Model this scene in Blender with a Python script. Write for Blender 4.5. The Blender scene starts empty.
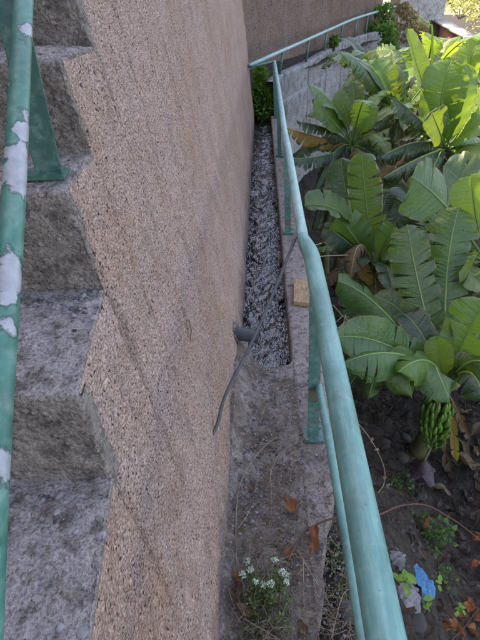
import bpy, math, random
import numpy as np
from mathutils import Vector, Matrix, Euler

# ------------------------------------------------------------------ camera, sky, sun, exposure
scene = bpy.context.scene
PITCH = math.atan(320/490.0)          # looking down the channel
CAM = Vector((0, 0, 1.68))            # channel kerb top is z = 0
cam_data = bpy.data.cameras.new('camera')
cam = bpy.data.objects.new('camera', cam_data)
scene.collection.objects.link(cam)
cam.location = CAM
cam.rotation_euler = (math.pi/2 - PITCH, 0, 0)
cam_data.sensor_fit = 'VERTICAL'
cam_data.sensor_height = 24
cam_data.lens = 490/640*24
cam_data.shift_x = -21/640
cam_data.clip_start = 0.02
cam_data.clip_end = 500
scene.camera = cam

SUN_EL = math.radians(50)
SUN_ROT = math.radians(-66)           # sun to the left, a little ahead, behind the hillside
world = bpy.data.worlds.new('World')
scene.world = world
world.use_nodes = True
wn = world.node_tree
bg = wn.nodes['Background']
sky = wn.nodes.new('ShaderNodeTexSky')
sky.sky_type = 'NISHITA'
sky.sun_disc = False
sky.sun_elevation = SUN_EL
sky.sun_rotation = SUN_ROT
sky.air_density = 1.0
sky.dust_density = 2.0
sky.ozone_density = 0.8
bg.inputs['Strength'].default_value = 0.15
wn.links.new(sky.outputs['Color'], bg.inputs['Color'])

sd = bpy.data.lights.new('sun', 'SUN')
sd.energy = 2.4
sd.angle = math.radians(0.5)
sd.color = (1.0, 0.93, 0.82)
sun = bpy.data.objects.new('sun', sd)
scene.collection.objects.link(sun)
sdir = Vector((math.sin(SUN_ROT)*math.cos(SUN_EL), math.cos(SUN_ROT)*math.cos(SUN_EL), math.sin(SUN_EL)))
sun.rotation_euler = sdir.to_track_quat('Z', 'Y').to_euler()
sun.location = sdir*60

vs = scene.view_settings
vs.view_transform = 'Standard'
vs.look = 'None'
vs.gamma = 1
vs.use_curve_mapping = False
vs.exposure = 2.7
vs.use_white_balance = True          # camera balanced for open shade
vs.white_balance_temperature = 8000
vs.white_balance_tint = 20

random.seed(7)
rng = np.random.default_rng(7)
COL = scene.collection

# ------------------------------------------------------------------ helpers
CP, SP = math.cos(PITCH), math.sin(PITCH)
def ray(px, py):
    dx = (px-261)/490.0; dy = (320-py)/490.0
    return Vector((dx, CP+dy*SP, -SP+dy*CP))
def W(px, py, Y):
    """point of the place seen in that direction at Y metres along the channel"""
    d = ray(px, py)
    return CAM + d*(Y/d.y)
def Wz(px, py, z):
    d = ray(px, py)
    return CAM + d*((z-CAM.z)/d.z)

_perm = rng.random((64, 64, 64)).astype(np.float32)
def vnoise(p):
    p = np.asarray(p, dtype=np.float64)
    i = np.floor(p).astype(np.int64); f = p-i
    f = f*f*(3-2*f)
    x0, y0, z0 = (i[..., k] & 63 for k in range(3))
    x1, y1, z1 = (x0+1) & 63, (y0+1) & 63, (z0+1) & 63
    fx, fy, fz = f[..., 0], f[..., 1], f[..., 2]
    def L(a, b, t): return a+(b-a)*t
    c00 = L(_perm[x0, y0, z0], _perm[x1, y0, z0], fx); c10 = L(_perm[x0, y1, z0], _perm[x1, y1, z0], fx)
    c01 = L(_perm[x0, y0, z1], _perm[x1, y0, z1], fx); c11 = L(_perm[x0, y1, z1], _perm[x1, y1, z1], fx)
    return L(L(c00, c10, fy), L(c01, c11, fy), fz)*2-1
def fbm(p, scale=1.0, octaves=4, gain=0.5):
    p = np.asarray(p, dtype=np.float64)*scale
    s = 0; a = 1.0; t = 0
    for k in range(octaves):
        s = s+a*vnoise(p+17.3*k); t += a; a *= gain; p = p*2.03
    return s/t

def new_obj(name, me, m, parent=None):
    o = bpy.data.objects.new(name, me)
    COL.objects.link(o)
    if m is not None and not me.materials: me.materials.append(m)
    if parent is not None:
        o.parent = parent
        o.matrix_parent_inverse = root_matrix(parent).inverted()
    return o
def root_matrix(p):
    M = p.matrix_basis.copy()
    if p.parent is not None:
        M = root_matrix(p.parent) @ p.matrix_parent_inverse @ M
    return M
def mk(name, V, F, m, parent=None, smooth=True, uv=None):
    me = bpy.data.meshes.new(name)
    me.from_pydata([tuple(v) for v in V], [], F)
    if smooth:
        me.polygons.foreach_set('use_smooth', [True]*len(me.polygons))
    if uv is not None:
        l = me.uv_layers.new(name='UVMap')
        vi = np.zeros(len(me.loops), dtype=np.int32); me.loops.foreach_get('vertex_index', vi)
        l.data.foreach_set('uv', np.asarray(uv, dtype=np.float32)[vi].ravel())
    me.update()
    return new_obj(name, me, m, parent)
def grid_faces(nu, nv, off=0, closed_v=False):
    F = []
    nvv = nv if closed_v else nv-1
    for i in range(nu-1):
        for j in range(nvv):
            k = (j+1) % nv
            F.append((off+i*nv+j, off+(i+1)*nv+j, off+(i+1)*nv+k, off+i*nv+k))
    return F
def grid(name, P, m, parent=None, flip=False, smooth=True):
    nu, nv = P.shape[:2]
    F = grid_faces(nu, nv)
    if flip: F = [f[::-1] for f in F]
    return mk(name, P.reshape(-1, 3), F, m, parent, smooth)
class Geo:
    def __init__(s): s.V = []; s.F = []
    def add(s, V, F):
        o = len(s.V); s.V += [tuple(v) for v in V]; s.F += [tuple(i+o for i in f) for f in F]
    def build(s, name, m, parent=None, smooth=True): return mk(name, s.V, s.F, m, parent, smooth)
    def tube(s, pts, rad, n=8, cap=True):
        pts = [Vector(p) for p in pts]
        if not hasattr(rad, '__len__'): rad = [rad]*len(pts)
        V = []
        ref = None
        for i, p in enumerate(pts):
            t = (pts[min(i+1, len(pts)-1)]-pts[max(i-1, 0)]).normalized()
            if ref is None:
                ref = t.orthogonal().normalized()
            a = (ref - t*ref.dot(t))
            a = a.normalized() if a.length > 1e-6 else t.orthogonal().normalized()
            ref = a; b = t.cross(a)
            for k in range(n):
                q = 2*math.pi*k/n
                V.append(p+(a*math.cos(q)+b*math.sin(q))*rad[i])
        F = [tuple(reversed(f)) for f in grid_faces(len(pts), n, 0, True)]
        if cap:
            F.append(tuple(range(n-1, -1, -1))); F.append(tuple(range((len(pts)-1)*n, len(pts)*n)))
        s.add(V, F)
    def box(s, c, size, M=None, bevel=0.0):
        hx, hy, hz = (k/2 for k in size)
        if bevel <= 0:
            V = [Vector((x, y, z)) for x in (-hx, hx) for y in (-hy, hy) for z in (-hz, hz)]
            F = [(0, 1, 3, 2), (4, 6, 7, 5), (0, 4, 5, 1), (2, 3, 7, 6), (0, 2, 6, 4), (1, 5, 7, 3)]
        else:
            import bmesh
            bm = bmesh.new()
            bmesh.ops.create_cube(bm, size=1)
            for v in bm.verts: v.co = Vector((v.co.x*size[0], v.co.y*size[1], v.co.z*size[2]))
            bmesh.ops.bevel(bm, geom=bm.edges[:], offset=bevel, segments=2, affect='EDGES')
            bm.verts.index_update()
            V = [v.co.copy() for v in bm.verts]; F = [tuple(v.index for v in f.verts) for f in bm.faces]
            bm.free()
        c = Vector(c)
        s.add([c+(M @ v if M else v) for v in V], F)
def smooth_path(pts, n=8):
    pts = [Vector(p) for p in pts]
    P = [pts[0]*2-pts[1]]+pts+[pts[-1]*2-pts[-2]]
    out = []
    for i in range(1, len(P)-2):
        a, b, c, d = P[i-1:i+3]
        for k in range(n):
            t = k/n
            out.append(0.5*((2*b)+(c-a)*t+(2*a-5*b+4*c-d)*t*t+(3*b-a-3*c+d)*t**3))
    out.append(pts[-1])
    return out
def tag(o, label=None, cat=None, group=None, kind=None):
    if label: o['label'] = label
    if cat: o['category'] = cat
    if group: o['group'] = group
    if kind: o['kind'] = kind
    return o
def thing(name, loc, label, cat, group=None):
    o = bpy.data.objects.new(name, None)
    COL.objects.link(o); o.location = loc; o.empty_display_size = 0.1
    return tag(o, label, cat, group)

# ------------------------------------------------------------------ materials
class Mat:
    def __init__(s, name):
        s.m = bpy.data.materials.new(name); s.m.use_nodes = True
        s.t = s.m.node_tree; s.b = s.t.nodes['Principled BSDF']
        s.co = s.t.nodes.new('ShaderNodeTexCoord')
    def n(s, typ, **kw):
        nd = s.t.nodes.new('ShaderNode'+typ)
        for k, v in kw.items():
            if k in nd.inputs:
                if hasattr(v, 'is_linked'): s.t.links.new(v, nd.inputs[k])
                else: nd.inputs[k].default_value = v
            else: setattr(nd, k, v)
        return nd
    def link(s, a, b): s.t.links.new(a, b)
    def coord(s, scale=(1, 1, 1), rot=(0, 0, 0), src='Object'):
        return s.n('Mapping', Vector=s.co.outputs[src], Scale=scale, Rotation=rot).outputs[0]
    def noise(s, scale, detail=4, rough=0.55, vec=None, dist=0.0):
        return s.n('TexNoise', Vector=vec or s.co.outputs['Object'], Scale=scale, Detail=detail, Roughness=rough, Distortion=dist).outputs['Fac']
    def voro(s, scale, vec=None, feature='F1', out='Distance', rand=1.0):
        return s.n('TexVoronoi', feature=feature, Vector=vec or s.co.outputs['Object'], Scale=scale, Randomness=rand).outputs[out]
    def ramp(s, fac, *stops):
        r = s.n('ValToRGB', Fac=fac)
        e = r.color_ramp.elements
        while len(e) < len(stops): e.new(0.5)
        for k, (p, c) in enumerate(stops):
            e[k].position = p
            e[k].color = (c, c, c, 1) if not hasattr(c, '__len__') else (*c, 1)
        return r.outputs[0]
    def mix(s, fac, a, b, mode='MIX'):
        nd = s.t.nodes.new('ShaderNodeMix'); nd.data_type = 'RGBA'; nd.blend_type = mode
        for sock, v in ((nd.inputs[0], fac), (nd.inputs[6], a), (nd.inputs[7], b)):
            if hasattr(v, 'is_linked'): s.link(v, sock)
            elif hasattr(v, '__len__'): sock.default_value = (*v, 1)
            else: sock.default_value = v
        return nd.outputs[2]
    def math(s, op, a, b=0.0, c=0.0):
        nd = s.n('Math', operation=op)
        for i, v in enumerate((a, b, c)):
            if hasattr(v, 'is_linked'): s.link(v, nd.inputs[i])
            else: nd.inputs[i].default_value = v
        return nd.outputs[0]
    def out(s, color=None, rough=0.9, bump=None, dist=0.01, strength=1.0, spec=0.3):
        if color is not None:
            if hasattr(color, 'is_linked'): s.link(color, s.b.inputs['Base Color'])
            else: s.b.inputs['Base Color'].default_value = (*color, 1)
        if hasattr(rough, 'is_linked'): s.link(rough, s.b.inputs['Roughness'])
        else: s.b.inputs['Roughness'].default_value = rough
        s.b.inputs['Specular IOR Level'].default_value = spec
        if bump is not None:
            bn = s.n('Bump', Height=bump, Distance=dist, Strength=strength)
            s.link(bn.outputs[0], s.b.inputs['Normal'])
        return s.m

def m_roughcast(name, pink, tan, grey, k=1.0, base=False):
    s = Mat(name)
    big = s.noise(1.7, 4, 0.6)
    mid = s.noise(9, 4, 0.6)
    streak = s.noise(3.0, 3, 0.55, s.coord((5, 5, 0.5)))
    c = s.mix(s.ramp(big, (0.38, 0.0), (0.62, 1.0)), tan, pink)
    c = s.mix(s.ramp(streak, (0.45, 0.0), (0.7, 0.8)), c, grey)
    c = s.mix(s.ramp(mid, (0.3, 0.0), (0.75, 0.55)), c, tan)
    c = s.mix(s.ramp(streak, (0.28, 0.55), (0.46, 0.0)), c, tuple(q*0.6 for q in grey))
    fine = s.noise(210*k, 3, 0.65)
    wv = s.n('VectorMath', operation='ADD')
    s.link(s.co.outputs['Object'], wv.inputs[0])
    nz_ = s.n('TexNoise', Vector=s.co.outputs['Object'], Scale=60.0*k, Detail=2.0).outputs['Color']
    sc_ = s.n('VectorMath', operation='SCALE'); s.link(nz_, sc_.inputs[0]); sc_.inputs['Scale'].default_value = 0.003/k
    s.link(sc_.outputs[0], wv.inputs[1])
    grain = s.voro(165*k, wv.outputs[0])
    cellv = s.n('SeparateColor', Color=s.voro(165*k, wv.outputs[0], out='Color')).outputs[0]
    c = s.mix(0.55, c, s.ramp(cellv, (0.0, 0.55), (0.6, 1.0), (1.0, 1.4)), 'MULTIPLY')
    c = s.mix(0.7, c, s.ramp(fine, (0.30, 0.35), (0.5, 0.95), (0.70, 1.35)), 'MULTIPLY')
    pits = s.noise(115*k, 1, 0.5)
    pitm = s.ramp(pits, (0.30, 0.10), (0.36, 1.0))
    c = s.mix(0.85, c, pitm, 'MULTIPLY')
    lumps = s.noise(34*k, 3, 0.6)
    if base:      # splashed soil along the foot of the wall, and old darker patches
        zc = s.n('SeparateXYZ', Vector=s.co.outputs['Object']).outputs[2]
        zz = s.math('ADD', zc, s.math('MULTIPLY', s.math('SUBTRACT', s.noise(5, 5, 0.65), 0.5), 0.42))
        c = s.mix(s.ramp(zz, (0.03, 0.8), (0.16, 0.0)), c, (0.15, 0.125, 0.11))
        pt_ = s.noise(2.6, 5, 0.7, None, 0.8)
        c = s.mix(s.ramp(pt_, (0.56, 0.0), (0.66, 0.45)), c, tuple(q*0.62 for q in tan))
        c = s.mix(s.ramp(pt_, (0.30, 0.35), (0.42, 0.0)), c, tuple(min(0.7, q*1.25) for q in pink))
    h = s.math('ADD', s.math('MULTIPLY', grain, -1.1), s.math('MULTIPLY', fine, 0.7))
    h = s.math('ADD', h, s.math('MULTIPLY', pitm, 0.7))
    h = s.math('ADD', h, s.math('MULTIPLY', lumps, 1.2))
    return s.out(c, 0.95, h, 0.010, 1.0, 0.1)

def m_concrete(name, a, b, dark, k=1.0, stain=None, bump=0.004, treads=None, soil=None):
    s = Mat(name)
    big = s.noise(3.0, 5, 0.65)
    c = s.mix(s.ramp(big, (0.35, 0.0), (0.65, 1.0)), a, b)
    if treads is not None:
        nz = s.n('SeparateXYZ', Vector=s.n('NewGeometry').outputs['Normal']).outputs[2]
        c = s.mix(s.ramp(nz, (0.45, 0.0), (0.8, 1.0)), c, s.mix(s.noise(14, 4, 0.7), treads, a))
    mid = s.noise(26*k, 5, 0.7)
    c = s.mix(s.ramp(mid, (0.36, 1.0), (0.52, 0.0)), c, dark)
    if stain is not None:
        st = s.noise(1.3, 5, 0.65, s.coord((1.0, 1.0, 0.6)), 0.5)
        c = s.mix(s.ramp(st, (0.5, 0.0), (0.68, 0.6)), c, stain)
    if soil is not None:
        so_ = s.noise(6, 5, 0.7, None, 0.6)
        c = s.mix(s.ramp(so_, (0.46, 0.0), (0.58, 0.8)), c, soil)
    agg = s.voro(75*k, out='Color')
    aggd = s.voro(75*k)
    sep = s.n('SeparateColor', Color=agg).outputs[0]
    peb = s.math('MULTIPLY', s.ramp(sep, (0.62, 0.0), (0.7, 1.0)), s.ramp(aggd, (0.32, 1.0), (0.5, 0.0)))
    c = s.mix(s.math('MULTIPLY', peb, 0.55), c, s.ramp(s.n('SeparateColor', Color=agg).outputs[1], (0.0, tuple(q*0.35 for q in a)), (1.0, tuple(min(0.45, q*1.6) for q in a))))
    fine = s.noise(190*k, 3, 0.65)
    c = s.mix(0.8, c, s.ramp(fine, (0.3, 0.3), (0.5, 0.95), (0.7, 1.4)), 'MULTIPLY')
    h = s.math('ADD', s.math('MULTIPLY', fine, 0.8), s.math('MULTIPLY', mid, 1.2))
    h = s.math('ADD', h, s.math('MULTIPLY', peb, 0.35))
    return s.out(c, 0.93, h, bump, 0.9, 0.2)

def m_paint(name, a, b, primer, flake=0.72, patches=(), rust=True):
    s = Mat(name)
    n1 = s.noise(7, 4, 0.6)
    n2 = s.noise(40, 4, 0.65)
    c = s.mix(s.ramp(n1, (0.38, 0.0), (0.62, 1.0)), a, b)
    c = s.mix(s.ramp(n2, (0.5, 0.0), (0.78, 0.35)), c, (0.30, 0.36, 0.34))
    sk = s.noise(16, 4, 0.65, s.coord((3.0, 0.25, 3.0)))
    c = s.mix(s.ramp(sk, (0.5, 0.0), (0.72, 0.5)), c, tuple(min(1, q*1.7+0.03) for q in b))
    c = s.mix(s.ramp(sk, (0.28, 0.45), (0.42, 0.0)), c, tuple(q*0.55 for q in a))
    fl = s.noise(11, 3, 0.5, dist=0.6)
    mask = s.ramp(fl, (flake, 0.0), (flake+0.012, 1.0))
    rims = None
    for (p, r) in patches:
        dv = s.n('VectorMath', operation='DISTANCE'); s.link(s.co.outputs['Object'], dv.inputs[0]); dv.inputs[1].default_value = p
        dd = s.math('ADD', dv.outputs['Value'], s.math('MULTIPLY', s.math('SUBTRACT', s.noise(30, 4, 0.6), 0.5), 0.07))
        mask = s.math('MAXIMUM', mask, s.ramp(s.math('SUBTRACT', dd, r-0.5), (0.497, 1.0), (0.4985, 0.0)))
        rim = s.ramp(s.math('SUBTRACT', dd, r-0.5), (0.5, 1.0), (0.503, 0.0))
        rims = rim if rims is None else s.math('MAXIMUM', rims, rim)
    if rims is not None: c = s.mix(s.math('MULTIPLY', rims, 0.75), c, tuple(q*0.35 for q in a))
    pn = s.noise(55, 4, 0.7)
    c = s.mix(mask, c, s.mix(s.ramp(pn, (0.4, 0.0), (0.7, 1.0)), primer, tuple(k*0.75 for k in primer)))
    gr_ = s.noise(5, 5, 0.75, None, 1.0)
    c = s.mix(s.ramp(gr_, (0.52, 0.0), (0.70, 0.5)), c, (0.085, 0.10, 0.085))
    sp = s.noise(90, 3, 0.6)
    c = s.mix(s.ramp(sp, (0.66, 0.0), (0.70, 0.7)), c, (0.12, 0.09, 0.07) if rust else (0.5, 0.55, 0.52))
    h = s.math('SUBTRACT', s.math('MULTIPLY', n2, 0.25), mask)
    return s.out(c, s.ramp(n2, (0.3, 0.42), (0.7, 0.62)), h, 0.0012, 0.8, 0.4)

def m_leaf(name, c1, c2, edge=(0.12, 0.085, 0.035), trans=0.35, yellow=0.0, rough=0.36):
    s = Mat(name)
    uv = s.co.outputs['UV']
    sep = s.n('SeparateXYZ', Vector=uv)
    u, v = sep.outputs[0], sep.outputs[1]
    rnd = s.n('ObjectInfo').outputs['Random']
    n = s.noise(5, 4, 0.6)
    base = s.mix(s.ramp(n, (0.35, 0.0), (0.65, 1.0)), c1, c2)
    hsv = s.n('HueSaturation', Hue=s.math('ADD', 0.485, s.math('MULTIPLY', rnd, 0.03)), Saturation=0.95,
              Value=s.math('ADD', 0.72, s.math('MULTIPLY', rnd, 0.6)), Color=base).outputs[0]
    pv = s.n('CombineXYZ', X=s.math('MULTIPLY', s.math('ADD', u, s.math('MULTIPLY', s.math('ABSOLUTE', v), -0.05)), 34.0), Y=s.math('MULTIPLY', v, 1.3), Z=s.math('MULTIPLY', rnd, 50.0)).outputs[0]
    vein = s.n('TexNoise', Vector=pv, Scale=1.0, Detail=3.0, Roughness=0.6).outputs['Fac']
    c = s.mix(s.ramp(vein, (0.45, 0.0), (0.75, 0.4)), hsv, s.mix(0.5, c2, (0.12, 0.2, 0.07)))
    c = s.mix(s.ramp(vein, (0.25, 0.35), (0.45, 0.0)), c, tuple(q*0.5 for q in c1))
    blot = s.noise(3.5, 3, 0.6)
    c = s.mix(s.ramp(blot, (0.58, 0.0), (0.75, 0.3)), c, (c2[0]*2.2, c2[1]*1.5, c2[2]*0.8))
    en = s.math('ADD', s.math('ABSOLUTE', v), s.math('MULTIPLY', s.math('SUBTRACT', s.noise(16, 4, 0.7), 0.5), 0.5))
    em = s.ramp(en, (0.93-0.5*yellow, 0.0), (1.04-0.4*yellow, 1.0))
    c = s.mix(em, c, edge)
    s.out(c, rough, s.math('ADD', s.math('MULTIPLY', vein, 1.3), s.noise(40, 3, 0.5)), 0.007, 0.8, 0.5)
    tr = s.n('BsdfTranslucent', Color=s.mix(0.5, c, (0.35, 0.55, 0.04), 'MIX'))
    mx = s.n('MixShader', Fac=trans)
    s.link(s.b.outputs[0], mx.inputs[1]); s.link(tr.outputs[0], mx.inputs[2])
    s.link(mx.outputs[0], s.t.nodes['Material Output'].inputs['Surface'])
    return s.m

def m_simple(name, a, b, scale=20, rough=0.8, bump=0.002, trans=0.0, varied=0.0, spec=0.3):
    s = Mat(name)
    n = s.noise(scale, 4, 0.6)
    c = s.mix(s.ramp(n, (0.3, 0.0), (0.7, 1.0)), a, b)
    if varied:
        rnd = s.n('NewGeometry').outputs['Random Per Island'] if varied > 0 else s.n('ObjectInfo').outputs['Random']
        c = s.n('HueSaturation', Hue=0.5, Saturation=1.0, Value=s.math('ADD', 1-abs(varied)/2, s.math('MULTIPLY', rnd, abs(varied))), Color=c).outputs[0]
    s.out(c, rough, s.noise(scale*4, 3, 0.6), bump, 0.7, spec)
    if trans:
        tr = s.n('BsdfTranslucent', Color=c); mx = s.n('MixShader', Fac=trans)
        s.link(s.b.outputs[0], mx.inputs[1]); s.link(tr.outputs[0], mx.inputs[2])
        s.link(mx.outputs[0], s.t.nodes['Material Output'].inputs['Surface'])
    return s.m

M_WALL = m_roughcast('pink_roughcast', (0.52, 0.373, 0.322), (0.445, 0.292, 0.215), (0.42, 0.344, 0.316), base=True)
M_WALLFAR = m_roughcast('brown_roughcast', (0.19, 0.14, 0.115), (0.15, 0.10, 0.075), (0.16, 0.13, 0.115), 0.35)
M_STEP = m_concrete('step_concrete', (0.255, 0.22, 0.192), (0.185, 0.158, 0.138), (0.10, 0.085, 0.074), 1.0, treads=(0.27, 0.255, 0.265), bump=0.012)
M_SLAB = m_concrete('slab_concrete', (0.23, 0.20, 0.185), (0.13, 0.108, 0.094), (0.06, 0.048, 0.04), 0.9, bump=0.008, soil=(0.095, 0.07, 0.05))
M_CURB = m_concrete('curb_concrete', (0.24, 0.21, 0.195), (0.16, 0.135, 0.122), (0.08, 0.067, 0.06), 0.8)
M_GREYWALL = m_concrete('grey_concrete', (0.24, 0.24, 0.24), (0.17, 0.17, 0.172), (0.10, 0.10, 0.10), 0.22, stain=(0.33, 0.33, 0.33), bump=0.01)
M_PALEWALL = m_concrete('pale_concrete', (0.34, 0.33, 0.31), (0.26, 0.25, 0.235), (0.16, 0.15, 0.14), 0.2, bump=0.01)
M_DARKCH = m_concrete('wet_concrete', (0.05, 0.045, 0.04), (0.03, 0.028, 0.026), (0.015, 0.015, 0.015), 0.8)
M_RAIL = m_paint('weathered_green_paint', (0.046, 0.155, 0.138), (0.078, 0.205, 0.19), (0.21, 0.25, 0.24), 0.70)
M_POST = m_paint('dull_green_paint', (0.028, 0.10, 0.085), (0.044, 0.128, 0.11), (0.12, 0.085, 0.06), 0.70, [((0.235, 1.58, 0.27), 0.03), ((0.235, 1.58, 0.24), 0.025), ((0.232, 3.93, 0.1), 0.03)])
M_PALERAIL = m_paint('pale_green_paint', (0.12, 0.25, 0.23), (0.17, 0.295, 0.28), (0.24, 0.27, 0.27), 0.78)
M_SPOST = m_paint('dark_green_paint', (0.012, 0.07, 0.055), (0.018, 0.088, 0.07), (0.2, 0.22, 0.22), 0.80)
M_HOSE = m_simple('black_hose', (0.045, 0.05, 0.056), (0.07, 0.076, 0.082), 30, 0.55, 0.001)
M_PIPE = m_simple('dark_pipe', (0.028, 0.032, 0.04), (0.045, 0.05, 0.06), 20, 0.5, 0.001)
M_WOOD = m_simple('weathered_wood', (0.34, 0.235, 0.135), (0.26, 0.17, 0.09), 30, 0.8, 0.003)
s = Mat('weathered_wood'); gn = s.noise(16, 5, 0.6, s.coord((9, 0.7, 4)))
s.out(s.mix(0.7, s.mix(s.ramp(gn, (0.35, 0.0), (0.65, 1.0)), (0.36, 0.255, 0.15), (0.20, 0.13, 0.075)), s.ramp(s.noise(18, 4, 0.7), (0.3, 0.45), (0.6, 1.1)), 'MULTIPLY'), 0.85, gn, 0.004, 0.8, 0.2)
M_WOOD = s.m
M_SOIL = m_concrete('garden_soil', (0.040, 0.031, 0.024), (0.024, 0.019, 0.015), (0.010, 0.008, 0.007), 0.45, bump=0.012)
M_STONE = m_simple('stones', (0.042, 0.038, 0.034), (0.022, 0.020, 0.018), 12, 0.9, 0.006, varied=0.9)
M_GRAVEL = m_simple('grit', (0.17, 0.165, 0.17), (0.085, 0.08, 0.08), 30, 0.95, 0.003, varied=1.3, spec=0.1)
M_STRAW = m_simple('dry_straw', (0.22, 0.175, 0.12), (0.115, 0.085, 0.058), 30, 0.85, 0.001, varied=0.7)
M_TWIG = m_simple('dark_twig', (0.10, 0.045, 0.032), (0.06, 0.03, 0.022), 40, 0.8, 0.001)
M_ORANGE = m_simple('orange_dry_leaf', (0.22, 0.085, 0.032), (0.13, 0.05, 0.022), 25, 0.7, 0.002, 0.2, -0.5)
M_BROWN = m_simple('brown_dry_leaf', (0.12, 0.08, 0.042), (0.06, 0.04, 0.022), 14, 0.75, 0.004, 0.15, -0.7)
M_LITTER = m_simple('leaf_litter', (0.055, 0.035, 0.021), (0.022, 0.016, 0.011), 14, 0.85, 0.003, 0.1, 1.1)
M_WEED = m_simple('weed_green', (0.07, 0.14, 0.03), (0.045, 0.10, 0.028), 14, 0.6, 0.002, 0.3, 0.8)
M_WEEDLIGHT = m_simple('seedling_green', (0.13, 0.27, 0.03), (0.09, 0.21, 0.025), 14, 0.5, 0.002, 0.3, -0.3)
M_WEEDG = m_simple('grey_weed', (0.085, 0.13, 0.035), (0.05, 0.085, 0.025), 14, 0.7, 0.002, 0.25, 0.9)
M_BUSH = m_simple('bush_green', (0.10, 0.21, 0.035), (0.06, 0.14, 0.025), 8, 0.6, 0.002, 0.35, 0.9)
M_DRYBUSH = m_simple('dry_bush', (0.34, 0.27, 0.13), (0.19, 0.16, 0.07), 8, 0.7, 0.002, 0.3, 0.9)
M_YELLOWTREE = m_simple('pale_yellow_leaves', (0.45, 0.42, 0.16), (0.30, 0.36, 0.08), 8, 0.6, 0.002, 0.35, 0.6)
M_FLOWER = m_simple('greenish_white_flower', (0.48, 0.56, 0.47), (0.34, 0.45, 0.33), 60, 0.7, 0.002, 0.2, 0.5)
M_STEM = m_simple('pseudostem', (0.10, 0.12, 0.04), (0.07, 0.05, 0.03), 6, 0.7, 0.006)
M_MIDRIB = m_simple('midrib', (0.12, 0.19, 0.06), (0.085, 0.15, 0.045), 10, 0.5, 0.001, 0.0)
M_DRYRIB = m_simple('dry_midrib', (0.25, 0.15, 0.05), (0.17, 0.10, 0.035), 10, 0.7, 0.001)
M_BANANA = m_simple('green_banana', (0.075, 0.17, 0.018), (0.05, 0.125, 0.014), 14, 0.42, 0.001, 0.0, -0.5, 0.5)
M_BUD = m_simple('purple_bract', (0.030, 0.018, 0.024), (0.055, 0.038, 0.046), 14, 0.6, 0.002)
M_BLUE = m_simple('blue_plastic', (0.025, 0.15, 0.30), (0.05, 0.20, 0.36), 12, 0.4, 0.002, 0.15)
M_PLASTIC = m_simple('grey_plastic', (0.22, 0.21, 0.22), (0.15, 0.145, 0.15), 12, 0.5, 0.002, 0.15)
M_TRUNK = m_simple('bark', (0.11, 0.085, 0.06), (0.06, 0.045, 0.035), 14, 0.9, 0.006)
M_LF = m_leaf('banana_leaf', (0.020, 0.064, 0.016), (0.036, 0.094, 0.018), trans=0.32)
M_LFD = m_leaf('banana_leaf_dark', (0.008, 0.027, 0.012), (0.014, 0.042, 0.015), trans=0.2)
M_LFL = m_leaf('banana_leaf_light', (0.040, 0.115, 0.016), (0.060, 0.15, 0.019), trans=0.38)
M_LFY = m_leaf('banana_leaf_young_sunlit', (0.085, 0.175, 0.02), (0.115, 0.21, 0.024), trans=0.48)  # young leaves, and a brighter copy with sunlight put into the sunlit leaves' colour
M_LFDEAD = m_leaf('banana_leaf_yellowed', (0.27, 0.13, 0.018), (0.2, 0.085, 0.018), edge=(0.06, 0.035, 0.02), trans=0.25, yellow=0.3, rough=0.7)
M_LFTORN = m_leaf('banana_leaf_torn', (0.019, 0.060, 0.018), (0.030, 0.080, 0.021), edge=(0.26, 0.22, 0.16), trans=0.3, yellow=0.06)

s = Mat('channel_water')
s.out((0.003, 0.004, 0.006), 0.05, s.math('ADD', s.noise(42, 1, 0.5, s.coord((1.0, 0.6, 1), (0, 0, 0.5)), 0.8), s.math('MULTIPLY', s.noise(110, 1, 0.5), 0.25)), 0.012, 1.0, 1.0)
s.b.inputs['IOR'].default_value = 1.5
M_WATER = s.m

# ------------------------------------------------------------------ the setting: ground, walls, stairs, channel
def smoothstep(a, b, x):
    t = np.clip((x-a)/(b-a), 0, 1); return t*t*(3-2*t)
def ground_z(x, y):
    x = np.asarray(x, float); y = np.asarray(y, float)
    p = np.stack([x, y, np.zeros_like(x)], -1)
    flat = -1.80+0.10*fbm(p, 0.8, 3)
    bank = (1-smoothstep(0.28, 1.6, x))*(1-smoothstep(1.2, 4.0, y))*(x > 0.17)
    z = flat+bank*1.64
    z = z+0.05*fbm(p, 5, 4, 0.6)*(1+0.5*bank)+0.022*fbm(p, 21, 2, 0.6)
    z = z+0.9*smoothstep(9, 22, y)*smoothstep(2, 8, x)
    z = np.where(x < 0.176, -2.0, z)
    return z
def axis(parts):
    out = []
    for a, b, st in parts: out += list(np.arange(a, b-1e-9, st))
    out.append(parts[-1][1]); return np.array(out)
gx = axis([(-60, -4, 8), (-4, 0.17, 0.7), (0.17, 3.2, 0.022), (3.2, 7, 0.09), (7, 20, 0.8), (20, 90, 7)])
gy = axis([(-40, -2, 5), (-2, 0.4, 0.2), (0.4, 4.2, 0.024), (4.2, 9, 0.09), (9, 24, 0.6), (24, 120, 8)])
X, Y = np.meshgrid(gx, gy, indexing='ij')
g = grid('ground', np.stack([X, Y, ground_z(X, Y)], -1), M_SOIL)
tag(g, 'dark bare soil of the banana plot below the channel', kind='structure')
def G(px, py):
    d = ray(px, py); lo = 1.0
    t = 0.6
    while t < 40:
        p = CAM+d*t
        if p.z < float(ground_z(p.x, p.y)): break
        t += 0.01
    return CAM+d*t

# --- near wall with the stair profile as its upper edge
_cY = np.array([-2, 0.0, 0.3, 0.557, 0.877, 1.116, 1.41, 2.0, 4.0, 9.7])
_cC = np.array([0.09, 0.09, 0.10, 0.135, 0.170, 0.183, 0.19, 0.185, 0.155, 0.105])
def wall_x(y, z):
    return -0.12-np.interp(y, _cY, _cC)*z
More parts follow.
